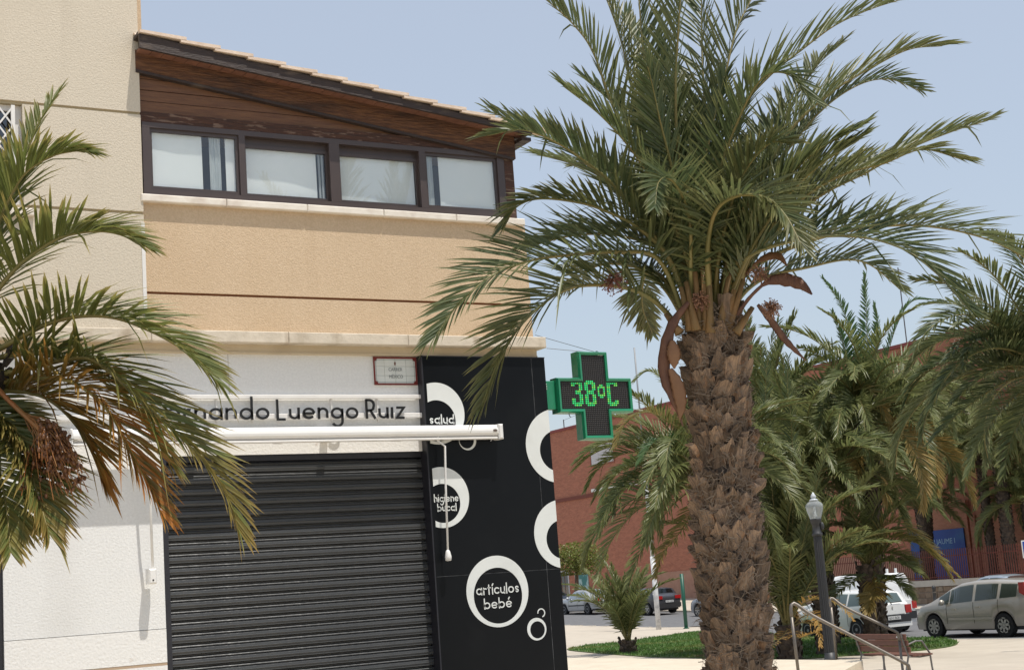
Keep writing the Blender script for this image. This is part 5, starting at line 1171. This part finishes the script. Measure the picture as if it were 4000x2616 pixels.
obj('bulb', MB().lathe([(.04, zg), (.04, zg+.08), (.028, zg+.1), (.028, zg+.24), (.01, zg+.27)], (0, 0, 0), 10), PRINT_WHITE, lamp, True)
obj('finial', MB().lathe([(r, zg+.39+z) for r, z in [(.095, 0), (.105, .01), (.07, .035), (.04, .045), (.058, .075), (.062, .095), (.042, .125), (.035, .14), (.016, .17), (.004, .185)]], (0, 0, 0), 16), mat('finial_grey', (.5, .53, .55), .3), lamp, True)

pl2 = thing('light_pole', 'tall pale galvanised pole among the palm fronds', 'pole')
a = gz(2562, 2330, 0) if False else None
D3 = 66; top3, bot3 = dep(2515, 1330, D3), dep(2560, 2300, D3); bot3.z = hY(bot3.y)
obj('pole', MB().tube([(bot3.x, bot3.y, bot3.z-.12), (bot3.x, bot3.y, 3.2)], .115, 12), POLE_WHITE, pl2, True)
obj('pole_upper', MB().tube([(bot3.x, bot3.y, 3.2), (bot3.x, bot3.y, 8.3)], .09, 12), POLE_WHITE, pl2, True)
obj('mast', MB().tube([(bot3.x, bot3.y, 8.3), (bot3.x, bot3.y, top3.z)], .04, 8), mat('grey_mast', (.26, .27, .28), .5), pl2, True)
gp = thing('sign_post', 'dark green post at the edge of the road', 'post')
b = dep(2680, 2443, 64.3); b.z = hY(b.y); D4 = (b-CAM).dot(_f); tpz = dep(2668, 2262, D4).z
obj('post', MB().tube([(b.x, b.y, b.z-.02), (b.x, b.y, tpz+.25)], .085, 10), GREEN_POST, gp, True)
obj('foot', MB().lathe([(.13, 0), (.13, .03), (.09, .05)], (b.x, b.y, b.z), 12), GREEN_POST, gp)
0 and obj('sign_back', MB().box((b.x-.05, b.y-.35, tpz+.85), (b.x+.05, b.y+.35, tpz+1.5)), GREEN_POST, gp)
ps = thing('parking_sign', 'blue square road sign with white edge at the right picture edge', 'road sign')
c_ = dep(4009, 2143, 34); obj('pole', MB().tube([(c_.x+.14, c_.y+.05, 0), (c_.x+.14, c_.y+.05, c_.z+.35)], .03, 8), STEEL, ps)
rx = Vector((math.cos(-.5), math.sin(-.5), 0))
def board(h, off): return [(c_+Vector((.14, 0, 0))+rx*sx*h+Vector((0, 0, sz*h))-Vector((-rx.y, rx.x, 0))*off) for sx, sz in ((-1, -1), (1, -1), (1, 1), (-1, 1))]
for nm, h, o1, m_ in (('edge', .20, .0, PRINT_WHITE), ('face', .175, .008, mat('sign_blue', (.01, .05, .33), .4))):
    v1, v2 = board(h, o1+.012), board(h, o1); obj(nm, MB().add(v1+v2, [(0, 1, 2, 3), (7, 6, 5, 4), (0, 4, 5, 1), (1, 5, 6, 2), (2, 6, 7, 3), (3, 7, 4, 0)]), m_, ps)
bo = thing('bollard', 'small dark grey bollard on the far pavement by the stone wall', 'bollard')
b = gz(3656, 2368, .0); obj('post', MB().lathe([(.12, 0), (.12, .05), (.085, .08), (.08, .75), (.095, .77), (.095, .88), (.06, .95), (.0, .97)], (b.x, b.y, .012), 12), IRON, bo, True)
obj('band', MB().lathe([(.1, .62), (.1, .68)], (b.x, b.y, .012), 12), STEEL, bo)

# hand rails of the stair
HR = 'steel handrails of the terrace stair'
def rail(label, pts, posts, r):
    t = thing('handrail', label, 'handrail', HR)
    P = []
    for i, p in enumerate(pts): P.append(p)
    obj('top_rail', MB().tube(catmull(P, 40)[0], r, 10), STEEL, t, True)
    for a, b in posts: obj('post', MB().tube([a, b], r*.92, 10), STEEL, t, True)
    return t
d1, d2 = 20.3, 24.0
a0 = dep(3092, 2360, d1); e0 = dep(3530, 2585, d1-.45)
p1b = Vector((a0.x, a0.y, TZ)); p1e = Vector((e0.x, e0.y, .0))
rail('nearer steel handrail running down from the palm fronds across the bench', [a0+Vector((-.02, 0, -.16)), a0+Vector((-.012, 0, -.03)), a0+Vector((.05, -.01, .012)), a0.lerp(e0, .2), a0.lerp(e0, .6), e0, e0+Vector((.055, -.02, -.06)), e0+Vector((.075, -.02, -.2))],
     [(p1b, a0+Vector((-.02, 0, -.16))), (Vector((e0.x+.075, e0.y-.02, 0)), e0+Vector((.075, -.02, -.2)))], .024)
a0 = dep(3238, 2340, d2); e0 = dep(3496, 2463, d2-.35); p1b = Vector((a0.x+.03, a0.y, TZ)); 
rail('farther steel handrail starting beside the street lamp base', [a0+Vector((.03, 0, -.12)), a0+Vector((.02, 0, -.02)), a0+Vector((.07, -.01, .014)), a0.lerp(e0, .25), a0.lerp(e0, .7), e0, e0+Vector((.045, -.01, -.05)), e0+Vector((.06, -.01, -.16))],
     [(p1b, a0+Vector((.03, 0, -.12))), (Vector((e0.x+.06, e0.y-.01, 0)), e0+Vector((.06, -.01, -.16)))], .023)

# bench seen from behind
BWOOD = mat('bench_wood', (.16, .068, .045), .55, (.125, .05, .034), 4, .2, 20, stretch=(1, .3, 3))
BIRON = mat('bench_iron', (.16, .15, .145), .45, (.2, .19, .18), 6, metal=.4)
bq = gz(3465, 2646, 0); bench = thing('park_bench', 'brown slatted park bench with grey iron arms seen from behind', 'bench', None, (bq.x, bq.y, 0), math.radians(-98))
# local: x along the bench, +y = facing away from the camera
bl = .86
for k, z in enumerate((.50, .625, .745)): obj('back_slat', MB().bbox((-bl, -.02-.035*k, z), (bl, .012-.035*k, z+.105), .008), BWOOD, bench)
for k in range(4): obj('seat_slat', MB().box((-bl, .05+.115*k, .42), (bl, .155+.115*k, .45)), BWOOD, bench)
for x in (-.78, .78):
    obj('side_frame', MB().tube([(x, -.12, .87), (x, -.06, .62), (x, -.0, .44), (x, -.07, .22), (x, -.13, 0)], .02, 6).tube([(x, .0, .42), (x, .25, .395), (x, .5, .41)], .017, 6).tube([(x, .50, .41), (x, .51, .2), (x, .53, 0)], .02, 6), BIRON, bench)
    obj('armrest', MB().tube([(x, -.04, .63), (x, .2, .70), (x, .34, .69), (x, .5, .44)], .018, 6), BIRON, bench)
obj('middle_leg', MB().tube([(0, -.02, .42), (0, -.06, 0)], .02, 6), BIRON, bench)
obj('plate', MB().box((.62, -.118, .785), (.68, -.112, .81)), PRINT_WHITE, bench)
# ------------------------------------------------------------------ vehicles
TYRE = mat('tyre', (.012, .012, .013), .85); RIM = mat('alloy', (.46, .44, .41), .35, metal=.6); STEELRIM = mat('wheel_cover', (.20, .20, .20), .45)
CGLASS = glassmat('car_glass', (.34, .40, .39), .04); TAIL = mat('tail_light', (.36, .012, .012), .15); TAILW = mat('reverse_light', (.62, .55, .52), .2); PLAST = mat('black_plastic', (.02, .02, .022), .6); GAP = mat('door_gap', (.01, .01, .01), .9); CABIN = mat('cabin', (.03, .03, .032), .9); PLATE = mat('number_plate', (.62, .62, .6), .5); PRINTK = mat('plate_print', (.03, .03, .03), .6)
def paint(name, c, metal=.35): 
    m = mat(name, c, .3, coat=.6, metal=metal); return overlay(m, tuple(v*.8 for v in c), 2.5, .5, .8, .3)
def car(name, label, cat, spec, X, Y, rz=90, group='cars parked along the street'):
    s = dict(L=4.3, W=1.76, sill=.24, belt=.92, wr=.315, wx=(-1.28, 1.3), spokes=7, rim=RIM); s.update(spec)
    t = thing(name, label, cat, group, (X, Y, ROADZ+hY(Y)), math.radians(rz)); L, hw0 = s['L'], s['W']/2
    top = s['top']; pm = s['paint']
    def itop(x):
        for (x0, z0), (x1, z1) in zip(top, top[1:]):
            if x0 <= x <= x1: return z0+(z1-z0)*(x-x0)/max(1e-6, x1-x0)
        return top[0][1] if x < top[0][0] else top[-1][1]
    def belt(x): return s['belt']+s.get('wedge', -.03)*x
    def hw(x): return hw0*(1-(abs(x)/(L/2))**s.get('sq', 7)*.15)
    def zl(x):
        z = s['sill']
        if x < -L/2+.5: z += .06
        for wx in s['wx']:
            ra = s['wr']+.055
            if abs(x-wx) < ra: z = max(z, s['wr']+math.sqrt(ra*ra-(x-wx)**2))
        return z
    tum = s.get('tum', .17)
    def sec(x):
        zt = itop(x); zb = min(belt(x), zt-.005); h = hw(x); fr = max(0, min(1, (zt-zb)/.5)); b = zl(x)
        z1 = max(s['sill']+.16, b+.015); z2 = max(zb-.13, z1+.01)
        ht = h*.965-tum*fr
        return [(h*.94, b), (h, z1), (h, z2), (h*.972, zb), (ht, zb+(zt-zb)*.86), (max(.05, ht-.09), zt-.012*(fr > 0)), (ht*.5, zt+.012*fr), (0, zt+.018*fr)]
    xs = sorted(set([round(-L/2+L*i/64, 4) for i in range(65)]+[p[0] for p in top if -L/2 <= p[0] <= L/2]))
    vs, fs = [], []; n = 8
    for x in xs:
        q = sec(x); vs += [(x, y, z) for y, z in q]+[(x, -y, z) for y, z in q[-2::-1]]
    m = 2*n-1
    for i in range(len(xs)-1): fs += [(i*m+k, (i+1)*m+k, (i+1)*m+k+1, i*m+k+1) for k in range(m-1)]
    fs += [tuple(range(m)), tuple(range((len(xs)-1)*m+m-1, (len(xs)-1)*m-1, -1))]
    obj('body', MB().add(vs, fs), pm, t, True)
    obj('underbody', MB().box((-L/2+.25, -hw0+.12, .2), (L/2-.25, hw0-.12, .62)), PLAST, t)
    obj('cabin', MB().box((-L*.33, -hw0+.2, .5), (L*.22, hw0-.2, s['belt']-.05)), CABIN, t)
    for hx_ in (-L*.16, L*.06):
        for hy in (-.36, .36): obj('seat', MB().bbox((hx_, hy-.22, .5), (hx_+.14, hy+.22, s['belt']+.16), .04).bbox((hx_+.02, hy-.11, s['belt']+.17), (hx_+.12, hy+.11, s['belt']+.32), .03), CABIN, t)
    def strip(x0, x1, v0, v1, side, off=.006, k=10, seg=(3, 4)):   # patch of the flank between two levels of the section
        mb = MB(); V = []
        for i in range(k+1):
            x = x0+(x1-x0)*i/k; q = sec(x); (ya, za), (yb, zb) = q[seg[0]], q[seg[1]]
            for v in (v0, v1): V.append((x, side*(ya+(yb-ya)*v+off), za+(zb-za)*v))
        mb.add(V, [(2*i, 2*i+2, 2*i+3, 2*i+1) for i in range(k)]); return mb
    for sd in (1, -1):
        for x0, x1 in s['side']: obj('side_window', strip(x0, x1, .05, .97, sd), CGLASS if not s.get('panel') else pm, t)
        for x in s['gaps']:
            q0, q1 = sec(x)[1], sec(x)[3]; obj('door_gap', MB().add([(x-.007, sd*(q0[0]+.004), q0[1]), (x+.007, sd*(q0[0]+.004), q0[1]), (x+.007, sd*(q1[0]+.004), q1[1]), (x-.007, sd*(q1[0]+.004), q1[1]), (x-.007, sd*(hw(x)+.004), q1[1]-.13), (x+.007, sd*(hw(x)+.004), q1[1]-.13)], [(0, 1, 5, 4), (4, 5, 2, 3)]), GAP, t)
        for x in s['handles']: obj('door_handle', MB().bbox((x-.09, sd*(hw(x)-.01), belt(x)-.17), (x+.09, sd*(hw(x)+.028), belt(x)-.135), .006), s.get('hm', pm), t)
        if s.get('mould'): a, b = s['mould']; obj('side_moulding', MB().box((a, sd*(hw(0)-.01), .50), (b, sd*(hw(0)+.018), .56)), s.get('mm', PLAST), t)
        mx_ = s['mirror']; obj('wing_mirror', MB().ball((mx_, sd*(hw(mx_)+.09), belt(mx_)+.08), .07, .10, .085, 10, 7), pm, t, True)
    def topq(x0, x1, f, k=6, off=.008):
        mb = MB(); V = []
        for i in range(k+1):
            x = x0+(x1-x0)*i/k; q = sec(x); 
            for (y, z), sg in ((q[5], f), (q[6], f), (q[7], f), (q[6], -f), (q[5], -f)): V.append((x+(-off if x0 < -L*.2 else off)*.6, y*sg, z+off))
        return mb.add(V, [(5*i+j, 5*i+5+j, 5*i+6+j, 5*i+1+j) for i in range(k) for j in range(4)])
    obj('windscreen', topq(*s['ws'], .93), CGLASS, t, True)
    obj('rear_window', topq(*s['rw'], .88), CGLASS, t, True) if s.get('glazed', True) else None
    # wheels
    for wx in s['wx']:
        for sd in (1, -1):
            wh = obj('wheel', MB().tube([(wx, sd*(hw0-.20), s['wr']), (wx, sd*(hw0-.005), s['wr'])], s['wr'], 24), TYRE, t)
            rb_ = MB(); rr = s['wr']*.66; yo = sd*(hw0+.004)
            rb_.tube([(wx, sd*(hw0-.02), s['wr']), (wx, yo, s['wr'])], rr*.27, 10)
            for k in range(s['spokes']):
                a = 6.283*k/s['spokes']+.3; d = Vector((math.cos(a), 0, math.sin(a))); e = Vector((-d.z, 0, d.x)); c = Vector((wx, yo, s['wr']))
                w1, w2 = rr*.15, rr*.17
                rb_.add([c+d*rr*.2-e*w1, c+d*rr*.2+e*w1, c+d*rr+e*w2, c+d*rr-e*w2], [(0, 1, 2, 3)])
            ring_ = []
            for k in range(24): a = 6.283*k/24; ring_ += [(wx+rr*math.cos(a), yo, s['wr']+rr*math.sin(a)), (wx+rr*.86*math.cos(a), yo, s['wr']+rr*.86*math.sin(a))]
            rb_.add(ring_, [(2*k, (2*k+2) % 48, (2*k+3) % 48, 2*k+1) for k in range(24)])
            obj('rim', rb_, s['rim'], wh)
    # rear end
    xr = -L/2; yw = hw(xr)
    zt_ = s['tail']
    for sd in (1, -1):
        for (y0, y1, z0, z1, m_, x1) in zt_:
            obj('tail_light', MB().bbox2(xr+x1[0], xr+x1[1], sd*y0, sd*y1, z0, z1), m_, t)
    rbp = s.get('bumper'); 
    if rbp: obj('rear_bumper', MB().bbox((xr-.05, -yw-.03, rbp[0]), (xr+.25, yw+.03, rbp[1]), .03), s.get('bm', pm), t)
    z = s['plate']; obj('number_plate', MB().box((xr-.075, -.26, z), (xr-.06, .26, z+.11)), PLATE, t)
    o = link('plate_lettering', text_mesh(s.get('ptxt', '6013 BDC'), .105, PRINTK), t, (xr-.077, 0, z+.018)); o.rotation_euler = (math.radians(90), 0, math.radians(-90))
    return t, sec
def bbox2(s, x0, x1, y0, y1, z0, z1): return s.bbox((x0, y0, z0), (x1, y1, z1), .012)
MB.bbox2 = bbox2
# beige people carrier at the right edge
mpv = dict(L=4.35, W=1.84, belt=.98, wedge=-.055, wr=.33, wx=(-1.30, 1.36), paint=paint('champagne_paint', (.42, .385, .33), .3), spokes=7,
  top=[(-2.175, .80), (-2.13, 1.02), (-2.03, 1.20), (-1.86, 1.50), (-1.70, 1.52), (-.9, 1.57), (-.1, 1.575), (.35, 1.53), (.75, 1.40), (1.32, 1.10), (1.46, 1.03), (1.85, .92), (2.08, .78), (2.175, .60)],
  side=[(-1.80, -1.22), (-1.12, -.30), (-.20, .68), (.72, 1.12)], gaps=[-1.16, -.24, .80], handles=[-.42, .40][::-1]+[-1.0], mould=(-1.0, .74), mirror=.86, ws=(.42, 1.30), rw=(-2.05, -1.87),
  tail=[(.58, .80, .92, 1.48, TAIL, (.10, .30)), (.60, .84, .52, .60, TAIL, (-.02, .1))], bumper=(.36, .62), plate=.78, ptxt='4187 DKM')
mpv['mm'] = mpv['paint']; mpv['handles'] = [-.42, .50]
def at_px(px, X, y=2420): d = ray(px, y); return X*d.y/d.x
car('parked_car', 'champagne people carrier parked at the right edge', 'car', mpv, 33.2, at_px(3596, 32.5)-2.1, 90)
van = dict(glazed=False, L=4.1, W=1.7, belt=1.02, wedge=-.01, wr=.31, wx=(-1.32, 1.35), paint=paint('van_white', (.74, .74, .73), 0), spokes=0, rim=STEELRIM, tum=.10, sq=12,
  top=[(-2.05, .72), (-2.03, 1.05), (-1.98, 1.50), (-1.92, 1.80), (-1.82, 1.90), (.2, 1.92), (.55, 1.80), (1.18, 1.12), (1.3, 1.07), (1.8, .95), (2.0, .8), (2.05, .6)],
  side=[(.12, .52), (.56, .98)], gaps=[-.75, .05, .98], handles=[-.62, .18], mirror=.86, ws=(.60, 1.15), rw=(-2.015, -1.97), bm=PLAST, bumper=(.42, .66), plate=.55, hm=PLAST,
  tail=[(.58, .80, .74, .98, TAIL, (-.02, .16))], ptxt='6013 BGK')
YV = at_px(3592, 35.75)
v, vs_ = car('white_van', 'tall white panel van standing beyond the white hatchback', 'van', van, 34.9, YV+2.05, 90)
xr = -2.05
obj('rear_door', MB().bbox((xr-.012, -.62, .70), (xr+.04, .62, 1.02), .02), van['paint'], v)
obj('hinge_cover', MB().box((xr-.01, -.83, 1.0), (xr+.12, -.64, 1.09)), PLAST, v)
obj('roof_lamp', MB().box((xr+.13, -.12, 1.70), (xr+.2, .12, 1.735)), PLAST, v)
for k, y in enumerate((-.6, -.5, .3, .55)): obj('roof_bracket', MB().box((-1.5+.3*(k % 2), y-.03, 1.90), (-1.44+.3*(k % 2), y+.03, 2.06)), PRINT_WHITE, v)
wh = dict(L=3.75, W=1.66, belt=.95, wr=.29, wx=(-1.1, 1.2), paint=paint('hatch_white', (.72, .72, .70), 0), spokes=0, rim=STEELRIM,
  top=[(-1.87, .72), (-1.85, .98), (-1.80, 1.02), (-1.62, 1.36), (-1.45, 1.43), (-.2, 1.48), (.3, 1.42), (1.0, 1.02), (1.1, .98), (1.6, .86), (1.82, .7), (1.87, .5)],
  side=[(-1.35, -.75), (-.68, .0), (.06, .66)], gaps=[-.74, .03, .72], handles=[-.15, .5], mirror=.66, ws=(.34, .96), rw=(-1.79, -1.64), bumper=(.44, .66), plate=.52, bm=PLAST,
  tail=[(.55, .80, .70, .95, TAIL, (-.025, .14))], ptxt='6013 BGK')
h, _s = car('parked_car', 'small white hatchback parked in front of the white van, behind the bench', 'car', wh, 33.0, at_px(3567, 33.83)+1.87, 90)
xr = -1.87
obj('wiper', MB().tube([(xr+.0, -.42, 1.05), (xr-.0, .05, 1.04), (xr-.02, .0, .99)], .014, 5), PLAST, h)
obj('boot_lid', MB().bbox((xr-.02, -.54, .68), (xr+.06, .54, .97), .03), wh['paint'], h)
obj('lower_bumper', MB().bbox((xr-.035, -.78, .30), (xr+.3, .78, .44), .03), wh['paint'], h)
obj('emblem', MB().prism([(-.035, .9), (0, .84), (.035, .9), (0, .96)], -.004, .004), RIM, h).matrix_local = Matrix.Translation((xr-.028, 0, -.02)) @ Matrix.Rotation(math.radians(-90), 4, 'Z')
sedan = dict(L=4.45, W=1.72, belt=.90, wr=.305, wx=(-1.25, 1.35), paint=paint('silver_paint', (.46, .47, .48), .4), spokes=0, rim=STEELRIM,
  top=[(-2.22, .70), (-2.18, .98), (-1.55, 1.03), (-.95, 1.36), (-.6, 1.415), (.1, 1.42), (.4, 1.36), (1.05, .98), (1.2, .95), (1.9, .82), (2.18, .7), (2.22, .5)],
  side=[(-1.0, -.22), (-.16, .72)], gaps=[-1.0, -.19, .82], handles=[-.42, .45], mould=(-.95, .8), mirror=.72, ws=(.45, 1.0), rw=(-1.5, -.98), bumper=(.38, .62), plate=.70, hm=PLAST,
  tail=[(.42, .80, .74, .94, TAIL, (-.03, .12)), (.42, .6, .82, .88, TAILW, (-.036, .1))], ptxt='2740 CNF')
car('parked_car', 'silver four door saloon parked left of the small bushy palm', 'car', sedan, 47.6, at_px(2262, 47, 2390)-.1, 90)
hatch = dict(L=4.2, W=1.78, belt=.95, wr=.32, wx=(-1.24, 1.36), paint=paint('graphite_paint', (.05, .052, .06), .3), spokes=5,
  top=[(-2.1, .72), (-2.08, .96), (-1.98, 1.02), (-1.72, 1.08), (-1.58, 1.38), (-1.4, 1.43), (-.2, 1.46), (.3, 1.40), (1.1, 1.0), (1.25, .97), (1.8, .86), (2.05, .72), (2.1, .5)],
  side=[(-1.45, -.9), (-.84, -.1), (-.04, .72)], gaps=[-.92, -.07, .8], handles=[-.3, .5], mirror=.72, ws=(.35, 1.05), rw=(-1.70, -1.59), bumper=(.35, .58), plate=.62, bm=PLAST,
  tail=[(.42, .80, .80, .98, TAIL, (-.03, .2))], ptxt='9352 DDB')
car('parked_car', 'dark grey hatchback with red tail lights parked beside the green post', 'car', hatch, 47.6, at_px(2617, 47.6, 2390)+2.1, 90)
gh = dict(hatch); gh['paint'] = paint('grey_car_paint', (.30, .31, .33), .4); gh['ptxt'] = '1604 FHG'
car('parked_car', 'grey car half hidden behind the big palm trunk', 'car', gh, 47.5, at_px(2722, 46.6, 2370)-1.36, 90)
dk = dict(sedan); dk['paint'] = paint('dark_blue_paint', (.02, .03, .05), .3); dk['ptxt'] = '5096 BWL'
car('parked_car', 'dark blue car peeking out left of the silver saloon', 'car', dk, 47.6, at_px(2150, 47, 2390)+1.6, 90)
bl = dict(sedan); bl['paint'] = paint('pale_blue_paint', (.36, .41, .46), .4); bl['ptxt'] = '8821 CVR'
car('parked_car', 'pale blue grey car behind the champagne people carrier', 'car', bl, 47.5, at_px(3900, 47.5, 2280), 90)
